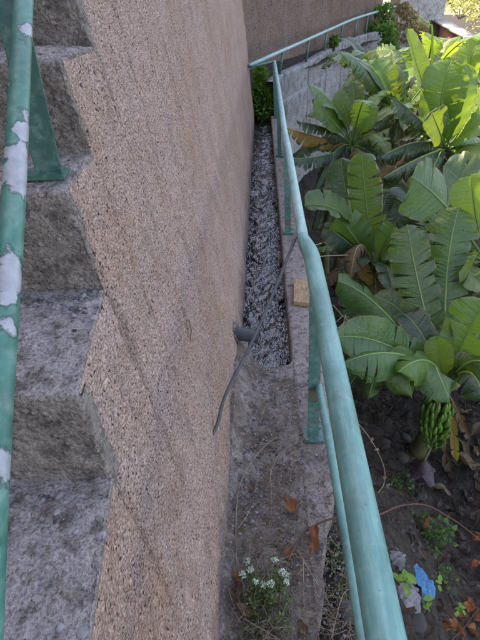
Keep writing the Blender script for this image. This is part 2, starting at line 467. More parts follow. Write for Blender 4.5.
# tread heights and riser positions measured in the photograph, regular beyond
risers = [(-0.98, 0.02), (-0.69, 0.20), (-0.38, 0.40), (-0.05, 0.60), (0.26, 0.795), (0.557, 0.99), (0.877, 1.182), (1.116, 1.391), (1.41, 1.58)]
steps = []          # (y_front, z_top)
treads = [0.20, 0.40, 0.60, 0.795, 0.99, 1.182, 1.391, 1.58]
fronts = [-0.98, -0.69, -0.38, -0.05, 0.25, 0.557, 0.877, 1.116]
y, z = 1.41, 1.77
while z < 3.6:
    fronts.append(y); treads.append(z); y += 0.29; z += 0.19
fr = np.array(fronts); tz = np.array(treads)
LAND_END = 9.25
def stair_top(y):
    k = np.searchsorted(fr, y, side='right')
    return np.concatenate([[0.03], tz])[k]
def wall_top(y):
    s = 0
    for o in (-0.020, -0.016, -0.012, -0.008, -0.004, 0.0): s = s+stair_top(y+o)
    return s/6
ys = list(np.arange(-1.6, 0.1, 0.06))+list(np.arange(0.1, 1.7, 0.0055))+list(np.geomspace(1.7, LAND_END, 190))
for f in fronts:
    if f > 1.6: ys += list(f+np.linspace(0.002, 0.032, 7))
ys = np.unique(np.round(np.array(ys), 4))
nr = 290
vv = np.linspace(0, 1, nr)
zt = wall_top(ys)-0.006+0.005*fbm(np.stack([ys, 0*ys, 0*ys], -1), 30, 3)
Yg = np.repeat(ys[:, None], nr, 1)
Zg = -0.35+(zt[:, None]+0.35)*vv[None, :]
Xg = wall_x(Yg, np.maximum(Zg, 0))
P = np.stack([Xg, Yg, Zg], -1)
d = 0.012*fbm(P, 2.2, 3)+0.008*fbm(P*np.array([1, 1, 0.6]), 14, 4, 0.6)+0.006*np.abs(fbm(P, 48, 2, 0.6))
edge = np.clip((zt[:, None]-Zg)/0.05, 0, 1)
d = d*edge+np.maximum(d, 0.002)*(1-edge)
Xg = Xg+d
Xg = Xg-0.004*(1-edge)**3
cap = []
for (dx, dz, dy) in ((0.003, -0.001, 0.002), (0.006, -0.008, 0.014), (0.010, -0.035, 0.034), (0.03, -0.07, 0.05), (0.09, -0.12, 0.05)):
    cap.append(np.stack([Xg[:, -1]-dx-0.004*fbm(np.stack([ys, 0*ys+3, 0*ys], -1), 45, 2), ys+dy, zt+dz], -1))
P = np.concatenate([np.stack([Xg, Yg, Zg], -1), np.stack(cap, 1)], 1)
rw = thing('retaining_wall', (-0.2, 3, 0), 'pinkish brown roughcast wall carrying the concrete stairs beside the water channel', 'wall')
grid('roughcast_face', P, M_WALL, rw)
# the end of this wall turns back to the left
zz = np.linspace(-0.35, 3.6, 60); xx = np.linspace(0, -1.3, 20)
E = np.array([[(wall_x(LAND_END, max(zq, 0))+xo+0.004, LAND_END+0.004+0.01*math.sin(zq*7), zq) for zq in zz] for xo in xx])
grid('end_face', E, M_WALL, rw)

# --- stairs
def seg(a, b, n): return [a+(b-a)*k/n for k in range(n)]
st = thing('concrete_stairs', (-0.7, 0.5, 0.9), 'worn grey concrete stairs climbing along the top of the roughcast wall', 'stairs')
for i, (f, zt_) in enumerate(zip(fronts, treads)):
    zb = treads[i-1] if i else 0.0
    yb = fronts[i+1] if i+1 < len(fronts) else f+0.29
    fine = 0.1 < yb and f < 1.5
    h = 0.0045 if fine else 0.03
    r = 0.016
    prof = []
    for q in np.arange(zb-0.015, zt_-r, h): prof.append((f, q))
    for a in np.linspace(0, math.pi/2, 6): prof.append((f+r-r*math.cos(a), zt_-r+r*math.sin(a)))
    for q in np.arange(f+r+h, yb+0.012, h): prof.append((q, zt_))
    prof = np.array(prof)
    so = list(np.arange(0, 0.36, h))+list(np.geomspace(0.37, 1.15, 14))
    so = np.array(so)
    Yp = np.repeat(prof[:, 0][:, None], len(so), 1); Zp = np.repeat(prof[:, 1][:, None], len(so), 1)
    Xp = wall_x(Yp, Zp)+0.001-so[None, :]
    Xp = np.where(so[None, :] > 1.14, -1.52, Xp)
    P = np.stack([Xp, Yp, Zp], -1)
    # normals of the profile
    tg = np.gradient(prof, axis=0); nn = np.stack([-tg[:, 1], tg[:, 0]], -1); nn /= np.linalg.norm(nn, axis=1)[:, None]
    ny, nz = nn[:, 0][:, None], nn[:, 1][:, None]
    Q = P+i*3.7
    d = 0.009*fbm(Q, 7, 4, 0.6)+0.006*fbm(Q, 38, 3, 0.65)+0.004*np.maximum(fbm(Q, 90, 2), 0)
    dn = np.exp(-((Yp-f)**2+(Zp-zt_)**2)/0.0012)           # chipped nosing
    d = d-dn*(0.004+0.014*np.maximum(fbm(Q, 11, 3), 0))
    ed = np.exp(-so[None, :]/0.02)
    d = d-ed*dn*0.008
    d = d-0.006*np.exp(-((so[None, :]-0.30)/0.18)**2)*(nz > 0.7)+0.004
    d = np.where((so[None, :] < 0.07), np.maximum(d, -0.002), d)
    P[..., 1] += d*ny; P[..., 2] += d*nz
    nfull = np.stack([0*ny, ny, nz], -1)
    e0 = P[:, :1]-0.007*nfull+np.array([-0.001, 0, 0]); e1 = P[:, :1]-0.05*nfull+np.array([-0.006, 0, 0])      # the end of the step
    P[:, :1, 0] -= 0.004
    P = np.concatenate([e1, e0, P], 1)
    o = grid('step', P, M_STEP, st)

# --- unseen wall beyond the stairs, added and sized to shade stairs and channel
tw = thing('unseen_shade_wall', (-1.6, 3, 0), 'tall unseen roughcast terrace wall added behind the stairs to shade the channel', 'wall')
g_ = Geo(); g_.box((-1.75, 4.0, 2.05), (0.5, 15, 5.0)); g_.build('wall_body', M_WALL, tw, False)

# --- channel: kerb, cover slab, bed
ch = thing('water_channel', (0.1, 4, -0.3), 'narrow concrete irrigation channel with brown kerb running along the wall', 'water channel')
CORNER_Y = 9.0
def prof_strip(name, prof, ysamp, m, parent, amp, fscale=(6, 40), seed=0.0, flip=False):
    prof = np.array(prof, float)
    P = np.zeros((len(ysamp), len(prof), 3))
    P[..., 0] = prof[None, :, 0]; P[..., 1] = ysamp[:, None]; P[..., 2] = prof[None, :, 1]
    tg = np.gradient(prof, axis=0); nn = np.stack([-tg[:, 1], tg[:, 0]], -1); nn /= (np.linalg.norm(nn, axis=1)[:, None]+1e-9)
    Q = P+seed
    d = amp*fbm(Q, fscale[0], 3)+amp*0.6*fbm(Q, fscale[1], 3, 0.6)
    P[..., 0] += d*nn[None, :, 0]; P[..., 2] += d*nn[None, :, 1]
    return grid(name, P, m, parent, flip=flip)
ysk = np.concatenate([np.arange(-0.4, 0.2, 0.05), np.arange(0.2, 3.0, 0.008), np.geomspace(3.0, CORNER_Y, 150)])
prof = [(0.170, q) for q in np.linspace(-0.42, -0.02, 12)]+[(0.173, -0.008), (0.180, 0.0)]+[(q, 0.002) for q in np.linspace(0.19, 0.325, 20)]+[(0.334, -0.005), (0.338, -0.02)]+[(0.34+0.05*k, -0.02-1.9*k) for k in np.linspace(0.01, 1, 22)]
ko = prof_strip('kerb', prof, ysk, M_CURB, ch, 0.006)
for v_ in ko.data.vertices:         # the outer edge has crumbled away towards the stairs
    if v_.co.x > 0.176:
        lim = float(np.interp(v_.co.y, [0.5, 0.8, 1.0, 1.25, 1.55], [0.180, 0.188, 0.225, 0.285, 0.337]))+0.012*math.sin(v_.co.y*23)*math.sin(v_.co.y*9)*(v_.co.y < 1.5)
        k_ = max(0.05, (lim-0.176)/(0.337-0.176))
        v_.co.x = 0.176+(v_.co.x-0.176)*min(1, k_)
ko.data.update()
# cover slab in front of the open water
SL_END = 2.10
sx = np.linspace(-0.16, 0.176, 80)
sy = np.concatenate([np.arange(-0.4, 0.25, 0.05), np.arange(0.25, SL_END, 0.006), SL_END+np.array([0.004, 0.008, 0.010, 0.011, 0.010, 0.006, -0.02])])
Xs, Ys = np.meshgrid(sx, sy, indexing='ij')
Pp = np.stack([Xs, Ys, 0*Xs], -1)
zs = 0.006+0.013*fbm(Pp, 5, 4, 0.6)+0.006*fbm(Pp, 30, 3, 0.6)+0.003*np.maximum(fbm(Pp, 85, 2), 0)
zs += 0.11*np.exp(-np.maximum(Xs+0.125, 0)/0.035)*(0.25+0.75*smoothstep(1.2, 1.9, Ys))*(1+0.5*fbm(Pp, 9, 2))
n_e = 7
drop = np.array([-0.004, -0.012, -0.026, -0.045, -0.07, -0.10, -0.13])
zs[:, -n_e:] = zs[:, -n_e-1][:, None]+drop[None, :]
# the slab's free edge bows back in the middle
bow = 0.25*(1-smoothstep(-0.14, 0.02, Xs))+0.03*smoothstep(0.145, 0.176, Xs)+0.016*fbm(Pp*np.array([1, 0, 0]), 26, 3)
Ys2 = Ys+bow*smoothstep(1.5, SL_END, Ys)
grid('cover_slab', np.stack([Xs, Ys2, zs], -1), M_SLAB, ch, flip=False)
prof_strip('channel_bed', [(q, -0.40+0*q) for q in np.linspace(-0.15, 0.18, 8)], np.linspace(-0.4, CORNER_Y+0.6, 60), M_DARKCH, ch, 0.004)
# channel end wall below the far bend
g_ = Geo(); g_.box((0.03, CORNER_Y+0.68, -0.2), (0.34, 0.1, 0.5), None, 0.01); g_.build('end_wall', M_DARKCH, ch)

# --- water
wy = np.concatenate([np.arange(1.7, 3.4, 0.006), np.geomspace(3.4, CORNER_Y+0.62, 640)])
wx = np.linspace(-0.145, 0.174, 64)
Xw, Yw = np.meshgrid(wx, wy, indexing='ij')
Pw = np.stack([Xw, Yw, 0*Xw], -1)
warp = np.stack([Xw+0.02*fbm(Pw, 9, 2), Yw*0.8-0.7*np.abs(Xw-0.02)+0.05*fbm(Pw, 6, 3), 0*Xw], -1)
zw = -0.128+0.016*(1-2*np.abs(fbm(warp*np.array([0.55, 1, 1]), 13, 2, 0.45)))+0.005*fbm(Pw+5, 26, 2, 0.5)
wo = grid('water', np.stack([Xw, Yw, zw], -1), M_WATER)
tag(wo, 'dark rippling water flowing down the narrow channel', kind='structure')

# --- far bend: raised kerb wall of grey panels, brown wall behind
curb_px = [(274, 82, 9.1), (285, 73, 10.0), (309, 62, 11.6), (343, 42, 14.0), (368, 34, 15.6), (396, 28, 17.4)]
curb = [W(*c) for c in curb_px]
fw = thing('far_channel_wall', curb[1], 'grey streaked concrete channel wall under the far railing beyond the bananas', 'wall')
def wall_panel(name, a, b, zb, thick, m, parent, amp=0.012, inset=0.012, nz=26):
    a = Vector(a); b = Vector(b)
    dr = Vector((b.x-a.x, b.y-a.y, 0)); L = dr.length; dr.normalize()
    nrm = Vector((dr.y, -dr.x, 0))
    nu = max(8, int(L/0.08))
    rows = []
    for i in range(nu+1):
        u = inset/L+(1-2*inset/L)*i/nu
        p = a.lerp(b, u)
        q = p.copy(); row = []
        for k in range(nz):
            zz_ = zb+(p.z-zb)*k/(nz-1)
            row.append((p.x, p.y, zz_))
        row.append((p.x-nrm.x*thick, p.y-nrm.y*thick, p.z))
        row.append((p.x-nrm.x*thick, p.y-nrm.y*thick, zb))
        rows.append(row)
    P = np.array(rows)
    d = amp*fbm(P, 2.5, 4, 0.6)
    d[0, :] = -inset*1.5; d[-1, :] = -inset*1.5
    P[..., 0] += d*nrm.x; P[..., 1] += d*nrm.y
    return grid(name, P, m, parent)
for a, b in zip(curb[:-1], curb[1:]):
    n = max(1, round((b-a).length/1.3))
    for k in range(n):
        pa, pb = a.lerp(b, k/n), a.lerp(b, (k+1)/n)
        mid_ = 0.42
        pa2 = pa.copy(); pb2 = pb.copy(); pa2.z -= mid_; pb2.z -= mid_
        wall_panel('panel', pa2-Vector((-0.02, 0.01, 0.012)), pb2-Vector((-0.02, 0.01, 0.012)), -2.1, 0.2, M_GREYWALL, fw)
        # upper course
        dr = (pb-pa); dr.z = 0; dr.normalize(); nrm = Vector((dr.y, -dr.x, 0))
        nu = 14; rows = []
        for i in range(nu+1):
            p = pa.lerp(pb, 0.008+0.984*i/nu); row = []
            for k2 in range(9): row.append((p.x, p.y, p.z-mid_+mid_*k2/8))
            for w_ in (0.03, 0.08, 0.16): row.append((p.x-nrm.x*w_, p.y-nrm.y*w_, p.z+0.003))
            row.append((p.x-nrm.x*0.16, p.y-nrm.y*0.16, p.z-mid_))
            rows.append(row)
        P = np.array(rows); P += 0.010*fbm(P, 4, 3)[..., None]*np.array([nrm.x, nrm.y, 0.4])
        grid('coping_block', P, M_GREYWALL, fw)
fb = thing('far_wall', (1.2, 13, 0), 'brown roughcast wall rising behind the far railing', 'wall')
fdir = (curb[-1]-curb[1]); fdir.z = 0; fdir.normalize(); fn = Vector((-fdir.y, fdir.x, 0))
A0 = curb[1]-fdir*4.5+fn*1.0; A1 = W(386, 12, 17.9); A1.z = 0
rows = []
for u in np.linspace(0, 1, 150):
    p = Vector((A0.x+(A1.x-A0.x)*u, A0.y+(A1.y-A0.y)*u, 0))
    rows.append([(p.x+fn.x*0.06*(q+0.5), p.y+fn.y*0.06*(q+0.5), q) for q in np.linspace(-1.9, 4.6, 90)]+[(p.x+fn.x*0.9, p.y+fn.y*0.9, 4.62), (p.x+fn.x*0.9, p.y+fn.y*0.9, -1.9)])
P = np.array(rows); d = 0.03*fbm(P, 1.3, 4, 0.6); P[..., 0] -= d*fn.x; P[..., 1] -= d*fn.y
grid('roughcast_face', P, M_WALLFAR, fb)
e0, e1 = P[-1, :90], P[-1, :90]+np.array([fdir.x*0.02+fn.x*0.95, fdir.y*0.02+fn.y*0.95, 0])
grid('end_face', np.stack([e0+np.array([fdir.x, fdir.y, 0])*0.004, e1], 0), M_WALLFAR, fb)
# earth ledge between the kerb and the brown wall
rows = []
for u in np.linspace(0, 1, 80):
    c0 = curb[1]-fdir*0.9; c = c0.lerp(curb[-1], u)
    rows.append([(c.x+fn.x*w_, c.y+fn.y*w_, c.z-0.20+0.16*w_) for w_ in np.linspace(0.14, 1.15, 12)])
P = np.array(rows); P[..., 2] += 0.05*fbm(P, 4, 3)
le = grid('earth_ledge', P, M_SOIL); tag(le, 'earth ledge at the foot of the brown far wall', kind='structure')

# --- upper right: pale terrace wall, panelled low wall, sunlit paving behind
pw = thing('pale_terrace_wall', W(425, 35, 20), 'pale grey concrete wall at the far end of the plot', 'wall')
a = W(398, 20, 19.5); b = W(444, 20, 20.5)
wall_panel('wall_face', (a.x, a.y, 3.4), (b.x, b.y, 3.4), -1.5, 0.5, M_PALEWALL, pw, 0.03, 0.02, 60)
lw = thing('panelled_terrace_front', W(460, 40, 18.5), 'low terrace wall of reddish brown panels under a pale ledge, top right', 'wall')
M_REDP = m_roughcast('reddish_panel', (0.24, 0.13, 0.10), (0.20, 0.11, 0.08), (0.22, 0.16, 0.14), 0.3)
tl = [W(440, 22, 19.8), W(456, 31, 18.2), W(470, 39, 17.0), W(490, 52, 15.6), W(560, 90, 12.5)]
for a, b in zip(tl[:-1], tl[1:]):
    wall_panel('panel', a, b, a.z-0.75, 0.25, M_REDP, lw, 0.02, 0.03, 12)
    g_ = Geo()
    dr = b-a; ang = math.atan2(dr.y, dr.x)
    Mx = dr.to_track_quat('X', 'Z').to_matrix()
    g_.box((a+b)/2+Vector((0, 0.08, 0.045)), (dr.length-0.01, 0.42, 0.085), Mx, 0.012)
    g_.build('ledge', M_PALEWALL, lw)
    a2 = a.copy(); b2 = b.copy(); a2.z -= 0.78; b2.z -= 0.78
    wall_panel('footing', a2+Vector((0, -0.05, 0)), b2+Vector((0, -0.05, 0)), -1.9, 0.3, M_PALEWALL, lw, 0.03, 0.02, 12)
gp = Geo()
V = []; pts = [tl[0]+Vector((-0.2, 0.32, 0.05)), tl[1]+Vector((0, 0.32, 0.05)), tl[2]+Vector((0, 0.32, 0.05)), tl[3]+Vector((0, .32, 0.05)), tl[4]+Vector((0, .32, 0.05))]
far = [p+Vector((6, 26, 0.2)) for p in pts]
gp.add(pts+far, [(k, k+1, len(pts)+k+1, len(pts)+k) for k in range(len(pts)-1)])
M_PAVE = m_concrete('pale_paving', (0.50, 0.48, 0.44), (0.42, 0.40, 0.37), (0.34, 0.32, 0.3), 0.2)
o = gp.build('terrace_pavement', M_PAVE, None, False); tag(o, 'sunlit pale paving of the terrace beyond the low wall', kind='structure')

# ------------------------------------------------------------------ railings
nr_ = thing('channel_railing', (0.24, 1.57, 0), 'weathered turquoise green pipe railing along the channel kerb', 'railing')
RH = 0.85
def jitter_path(pts, n, amp, seed):
    P = smooth_path(pts, n); A = np.array([tuple(p) for p in P])
    A[:, 0] += amp*fbm(A+seed, 1.5, 2); A[:, 2] += amp*fbm(A+seed+9, 1.5, 2)
    return [Vector(a) for a in A]
g_ = Geo()
pth = jitter_path([(0.192, -0.35, RH), (0.193, 0.5, RH), (0.196, 1.2, RH), (0.195, 1.70, RH)], 16, 0.003, 1)
g_.tube(pth+[Vector((0.193, 1.76, RH-0.001)), Vector((0.186, 1.83, RH-0.006)), Vector((0.179, 1.90, RH-0.010)), Vector((0.176, 1.93, RH-0.011))],
        [0.032]*len(pth)+[0.0325, 0.031, 0.0265, 0.0235], 20)
g_.build('top_rail', M_RAIL, nr_)
g_ = Geo()
g_.tube(jitter_path([(0.178, 1.88, RH-0.010), (0.182, 3.9, RH-0.008), (0.200, 6.4, RH), (0.214, 8.75, RH+0.01)], 16, 0.004, 4), 0.0235, 16)
g_.build('top_rail', M_PALERAIL, nr_)
g_ = Geo()
g_.tube(jitter_path([(0.262, -0.35, 0.30), (0.262, 0.6, 0.305), (0.256, 1.2, 0.305), (0.246, 1.60, 0.307)], 14, 0.003, 7), 0.0165, 14)
mr = g_.build('lower_rail', M_RAIL, nr_)
for (py_, xb, xt) in ((1.585, 0.238, 0.205), (3.94, 0.232, 0.196), (6.40, 0.238, 0.205), (8.85, 0.245, 0.214)):
    g_ = Geo()
    top = Vector((xt, py_+0.01, RH-0.02)); bot = Vector((xb, py_, 0.008))
    ax = (top-bot).normalized(); L = (top-bot).length
    xa = Vector((0, 1, 0)).cross(ax).normalized(); ya = ax.cross(xa)
    Mx = Matrix((xa, ya, ax)).transposed()
    g_.box((top+bot)/2, (0.050, 0.006, L), Mx, 0.0015)
    g_.box((top+bot)/2+xa*0.022+ya*0.0235, (0.006, 0.046, L-0.004), Mx, 0.0015)
    po = g_.build('post', M_POST, nr_, False)
    g_ = Geo(); g_.box((xb+0.002, py_+0.01, 0.012), (0.095, 0.10, 0.009), None, 0.002)
    g_.build('base_plate', M_POST, po, False)
    g_ = Geo()
    for (ox, oy) in ((-0.034, -0.028), (0.036, 0.046)): g_.tube([(xb+ox, py_+oy, 0.014), (xb+ox, py_+oy, 0.026)], 0.008, 6)
    g_.build('bolt', M_POST, po, False)

# far railing
fr_ = thing('far_railing', W(300, 66, 11), 'thin pale green railing slanting across in front of the brown far wall', 'railing')
rail_px = [(249, 66, 8.55), (262, 60, 8.85), (274, 54.5, 9.3), (300, 43, 11.0), (330, 29.5, 13.1), (357, 18, 15.0), (391, 8, 17.3), (396, 6.5, 17.6)]
g_ = Geo(); g_.tube(smooth_path([W(*r) for r in rail_px], 8), 0.030, 12); g_.build('top_rail', M_PALERAIL, fr_)
g_ = Geo(); g_.tube([W(251, 67, 8.5), Vector((0.214, 8.75, RH+0.01))], 0.018, 10); g_.build('cross_bar', M_POST, fr_)
def on_line(pxs, tab):
    t = np.array(tab, float)
    return tuple(np.interp(pxs, t[:, 0], t[:, k]) for k in (1, 2))
for pxs in (283, 309, 327, 343, 357, 368, 384):
    ry, rY = on_line(pxs, rail_px)
    top = W(pxs, ry, rY)
    cy, cY = on_line(pxs, curb_px)
    c = W(pxs, cy, cY)
    bot = Vector((top.x, top.y, c.z-0.03))
    # bring foot onto the coping
    bot = Vector((c.x+fn.x*0.07, c.y+fn.y*0.07, c.z-0.01))
    g_ = Geo(); g_.tube([bot, top-Vector((0, 0, 0.01))], 0.022, 8); g_.build('post', M_POST, fr_)

# stair handrail on the left
sr = thing('stair_railing', W(45, 185, 1.03), 'dark green stair railing with flaking paint bolted to a step', 'railing')
ra = W(23.5, 0, 0.92); rb = W(13.5, 200, 0.61)
dr = (ra-rb)
lo_ = W(-14, 640, 0.217); lo2 = W(-2, 420, 0.381)
pts = [lo_-(lo2-lo_)*1.5, lo_, lo2, rb, ra, ra+dr*1.5]
path = smooth_path(pts, 14)
pt = lambda px, py, Y: W(px, py, Y)
def rail_at(py):
    best = min(path, key=lambda p: abs(320-490*((p-CAM).z*CP+(p-CAM).y*SP)/((p-CAM).y*CP-(p-CAM).z*SP)-py)); return best
pat = []
for (py_, off, r) in ((22, 0.012, 0.020), (128, 0.006, 0.020), (150, -0.002, 0.026), (172, -0.006, 0.028), (188, 0.002, 0.018), (110, 0.012, 0.014), (268, 0.006, 0.026), (283, -0.004, 0.030), (298, 0.008, 0.018), (325, 0.014, 0.010), (470, 0.004, 0.028), (555, 0.012, 0.014), (80, -0.016, 0.012)):
    p = rail_at(py_); tv = (CAM-p).normalized()
    pat.append((tuple(p+tv*0.015+Vector((off*0.8, 0, 0))), r*0.78))
M_SRAIL = m_paint('flaking_green_paint', (0.018, 0.105, 0.078), (0.036, 0.15, 0.118), (0.27, 0.285, 0.31), 0.78, pat)
g_ = Geo(); g_.tube(path, 0.0145, 24); g_.build('hand_rail', M_SRAIL, sr)
base = Wz(53, 178, 1.39); base = W(52, 176, 1.035)
fy = 0.95
bz = 1.396
bx_ = W(50, 177, fy).x
g_ = Geo()
Mx = Euler((0, 0, math.radians(8))).to_matrix()
g_.box((bx_, fy, bz+0.46), (0.048, 0.009, 0.92), Mx, 0.0015)
p_ = g_.build('post', M_SPOST, sr, False)
g_ = Geo(); g_.box((bx_-0.010, fy-0.005, bz+0.003), (0.088, 0.056, 0.009), Mx, 0.002); g_.build('base_plate', M_SPOST, p_, False)
g_ = Geo(); g_.tube([(bx_+0.030, fy-0.012, bz+0.004), (bx_+0.030, fy-0.012, bz+0.017)], 0.006, 6); g_.build('bolt', M_SPOST, p_, False)
g_ = Geo(); g_.tube([path[-1]+Vector((-0.0, 0, 0.0)), path[-1]+Vector((-0.01, 0.12, 0.0))], 0.012, 8)
# upper rail over the posts, out of the picture
g_ = Geo(); up = Vector((-0.02, 0.0, 0.56)); g_.tube([p+up for p in (path[0], path[len(path)//2], path[-1])], 0.0205, 14); g_.build('hand_rail', M_SRAIL, sr)

def WALL(px, py):
    d = ray(px, py); t = 0.3
    while t < 20:
        p = CAM+d*t
        if p.x < float(wall_x(p.y, p.z)): break
        t += 0.002
    return CAM+d*t
def stone_geo(g, p, r, R, sq=0.7):
    t = (1+5**0.5)/2
    V = [(-1, t, 0), (1, t, 0), (-1, -t, 0), (1, -t, 0), (0, -1, t), (0, 1, t), (0, -1, -t), (0, 1, -t), (t, 0, -1), (t, 0, 1), (-t, 0, -1), (-t, 0, 1)]
    F = [(0, 11, 5), (0, 5, 1), (0, 1, 7), (0, 7, 10), (0, 10, 11), (1, 5, 9), (5, 11, 4), (11, 10, 2), (10, 7, 6), (7, 1, 8), (3, 9, 4), (3, 4, 2), (3, 2, 6), (3, 6, 8), (3, 8, 9), (4, 9, 5), (2, 4, 11), (6, 2, 10), (8, 6, 7), (9, 8, 1)]
    M_ = Euler((R.uniform(0, 6), R.uniform(0, 6), R.uniform(0, 6))).to_matrix()
    sc = Vector((R.uniform(0.7, 1.3), R.uniform(0.7, 1.3), sq*R.uniform(0.7, 1.2)))
    q = R.uniform(0, 6.28)
    Mz = Euler((0, 0, q)).to_matrix()
    out = []
    for v in V:
        v = (M_ @ Vector(v))/1.9*R.uniform(0.8, 1.15)
        v = Mz @ Vector((v.x*sc.x, v.y*sc.y, v.z*sc.z))
        out.append(Vector(p)+v*r)
    g.add(out, F)
# ------------------------------------------------------------------ hose, pipe, wood block, wire
hp = smooth_path([Vector((float(wall_x(1.27, 0.34))-0.05, 1.24, 0.325)), Vector((float(wall_x(1.30, 0.34))+0.012, 1.295, 0.345)), W(226, 394, 1.40), W(251, 344, 1.56), W(275, 289, 1.74), W(297, 234, 1.94)], 10)
g_ = Geo(); g_.tube(hp, 0.0066, 12); o = g_.build('hose', M_HOSE)
tag(o, 'thin black hose stretched from the wall up to the green railing', 'hose')
g_ = Geo()
wp = WALL(234, 333); pa = wp+Vector((-0.12, 0.02, 0.01)); pb = wp+Vector((0.135, -0.02, -0.012))
g_.tube([pa, pa.lerp(pb, 0.5), pb], 0.037, 24, cap=False)
g_.tube([pb+Vector((-0.0005, 0, 0)), pa.lerp(pb, 0.5), pa], 0.033, 24, cap=False)
V = []
o = g_.build('drain_pipe', M_PIPE); tag(o, 'short dark plastic pipe sticking out of the wall over the water', 'pipe')
R = random.Random(17); g2 = Geo()
for k in range(46):
    a_ = R.uniform(0, 6.28); rr_ = R.uniform(0.036, 0.060); pp_ = wp+Vector((0, 0.01, 0))
    yy_ = pp_.y+math.cos(a_)*rr_; zz_ = pp_.z+math.sin(a_)*rr_
    stone_geo(g2, (float(wall_x(yy_, zz_))+0.006, yy_, zz_), R.uniform(0.010, 0.017), R, 0.8)
mo = g2.build('mortar_collar', M_SLAB, o); 
wb = Wz(300.5, 293, 0.02)
g_ = Geo(); g_.box((wb.x+0.004, wb.y, 0.024), (0.10, 0.30, 0.030), Euler((0.01, 0.02, math.radians(-4))).to_matrix(), 0.002)
g_.V = [tuple(Vector(v)+Vector((0.006*math.sin(v[1]*31), 0.012*math.sin(v[0]*40), 0.003*math.sin(v[1]*25+v[0]*60)))) for v in g_.V]
o = g_.build('wood_block', M_WOOD, None, False); tag(o, 'small pale offcut of wood lying on the channel kerb', 'wood block')
g_ = Geo(); w1, w2, w3 = WALL(185, 320), WALL(186.5, 330), WALL(187.5, 341)
out_ = Vector((0.014, 0, 0))
g_.tube([w1+Vector((-0.01, 0, 0)), w1+out_, w2+out_*1.2, w3+out_*0.6], [0.0016, 0.0022, 0.0020, 0.0010], 6)
o = g_.build('wire_stub', M_HOSE); tag(o, 'short dark bent wire stuck in the roughcast wall', 'wire')

# ------------------------------------------------------------------ banana plants
def leaf(plant, crown, mid, tip, w, m, fold=0.35, droop=0.5, torn=0, hint=(0, -0.6, 0.8), start=0.16, trunc=1.0, seed=0, rib=None, wl=None, gap=None, asym=1.0):
    R = random.Random(seed*131+7)
    if not torn and fold > -0.05: fold += R.uniform(0.05, 0.35)
    crown, mid, tip = Vector(crown), Vector(mid), Vector(tip)
    c = mid*2-(crown+tip)*0.5
    hint = Vector(hint).normalized()
    tw = R.uniform(-0.7, 0.7)
    def C(t): return crown*((1-t)**2)+c*(2*t*(1-t))+tip*(t*t)
    def fr_at(t):
        T = ((c-crown)*(1-t)+(tip-c)*t).normalized()
        hh = Matrix.Rotation(tw*(t-0.35), 3, T) @ hint
        S = T.cross(hh)
        if S.length < 0.05: S = T.cross(Vector((1, 0, 0)))
        S.normalize(); return T, S, S.cross(T)
    def prof(u):
        a = min(1.0, (max(u, 0)/0.22))**0.6
        b = max(0.0, 1-max(0.0, (u-0.62)/0.38)**2.3)**0.5
        return max(a*b, 0.03)
    L = (mid-crown).length+(tip-mid).length
    V = []; F = []; UV = []
    ph = R.uniform(0, 6)
    for sgn in (-1, 1):
        if torn: n = torn+R.randint(-1, 1)
        else: n = R.choice((1, 2, 3, 4, 5))
        cuts = sorted([0.0]+[(k+R.uniform(-0.32, 0.32))/n for k in range(1, n)]+[1.0])
        for k in range(n):
            u0, u1 = cuts[k], cuts[k+1]
            if torn: gp_ = R.uniform(0.12, 0.5) if gap is None else gap*R.uniform(0.6, 1.3)
            else: gp_ = R.choice((0.0, 0.04, 0.12, 0.2)) if n > 1 else 0.0
            dl = R.uniform(-0.6, 0.45) if torn else R.uniform(-0.2, 0.15)
            ln = R.uniform(0.75, 1.05) if torn else 1.0
            uc = (u0+u1)/2+R.uniform(-0.3, 0.3)*(u1-u0)
            nu = max(3, int(26*(u1-u0))+2); nv = 8
            off = len(V)
            for i in range(nu):
                ub = u0+(u1-u0)*i/(nu-1)
                pos_acc = None; ang_prev = None
                x = 0.0; y = 0.0
                for j in range(nv):
                    v = j/(nv-1)
                    uu = ub+(uc-ub)*gp_*v**1.4
                    t = start+(1-start)*trunc*uu
                    T, S, Nn = fr_at(min(t, 1))
                    a = fold*1.0+(dl*0.6 if torn else dl)*v-droop*v*1.3
                    ww = w*prof(ub*trunc)*ln*(asym if sgn > 0 else 1.0)*(1+0.05*math.sin(ub*9+ph*3+sgn)+0.018*math.sin(ub*53+ph))
                    if j:
                        x += math.cos(a)*ww/(nv-1); y += math.sin(a)*ww/(nv-1)
                    wav = 0.020*math.sin(ub*13+ph+sgn*1.3)*v*v+0.009*math.sin(ub*41+ph*2)*v*v
                    p = C(min(t, 1))+S*(sgn*x)+Nn*(y+wav*(w/0.2))+T*(0.22*ww*v*(1 if uu < 0.85 else 0.4))
                    V.append(p); UV.append((uu*1.6, sgn*v))
            fs = grid_faces(nu, nv, off)
            F += fs if sgn > 0 else [f[::-1] for f in fs]
    o = mk('leaf', V, F, m, plant, True, UV)
    g2 = Geo(); n = 16
    r0 = max(0.007, 0.045*w+0.004)
    ptsr = []
    rad = []
    for k in range(n+1):
        t = k/n*(start+(1-start)*trunc)
        T, S, Nn = fr_at(t); ptsr.append(C(t)-Nn*0.001); rad.append(r0*(1.15-0.95*k/n))
    g2.tube(ptsr, rad, 7)
    g2.build('midrib', rib or M_MIDRIB, o)
    return o
def pseudostem(plant, base, crown, r=0.07):
    base = Vector(base); crown = Vector(crown)
    g2 = Geo(); pts = []; rad = []
    for k in range(9):
        t = k/8; p = base.lerp(crown, t)
        p.x += 0.015*math.sin(t*4+base.x*9); pts.append(p); rad.append(r*(1.15-0.5*t))
    g2.tube(pts, rad, 12); return g2.build('pseudostem', M_STEM, plant)
SEED = [100]
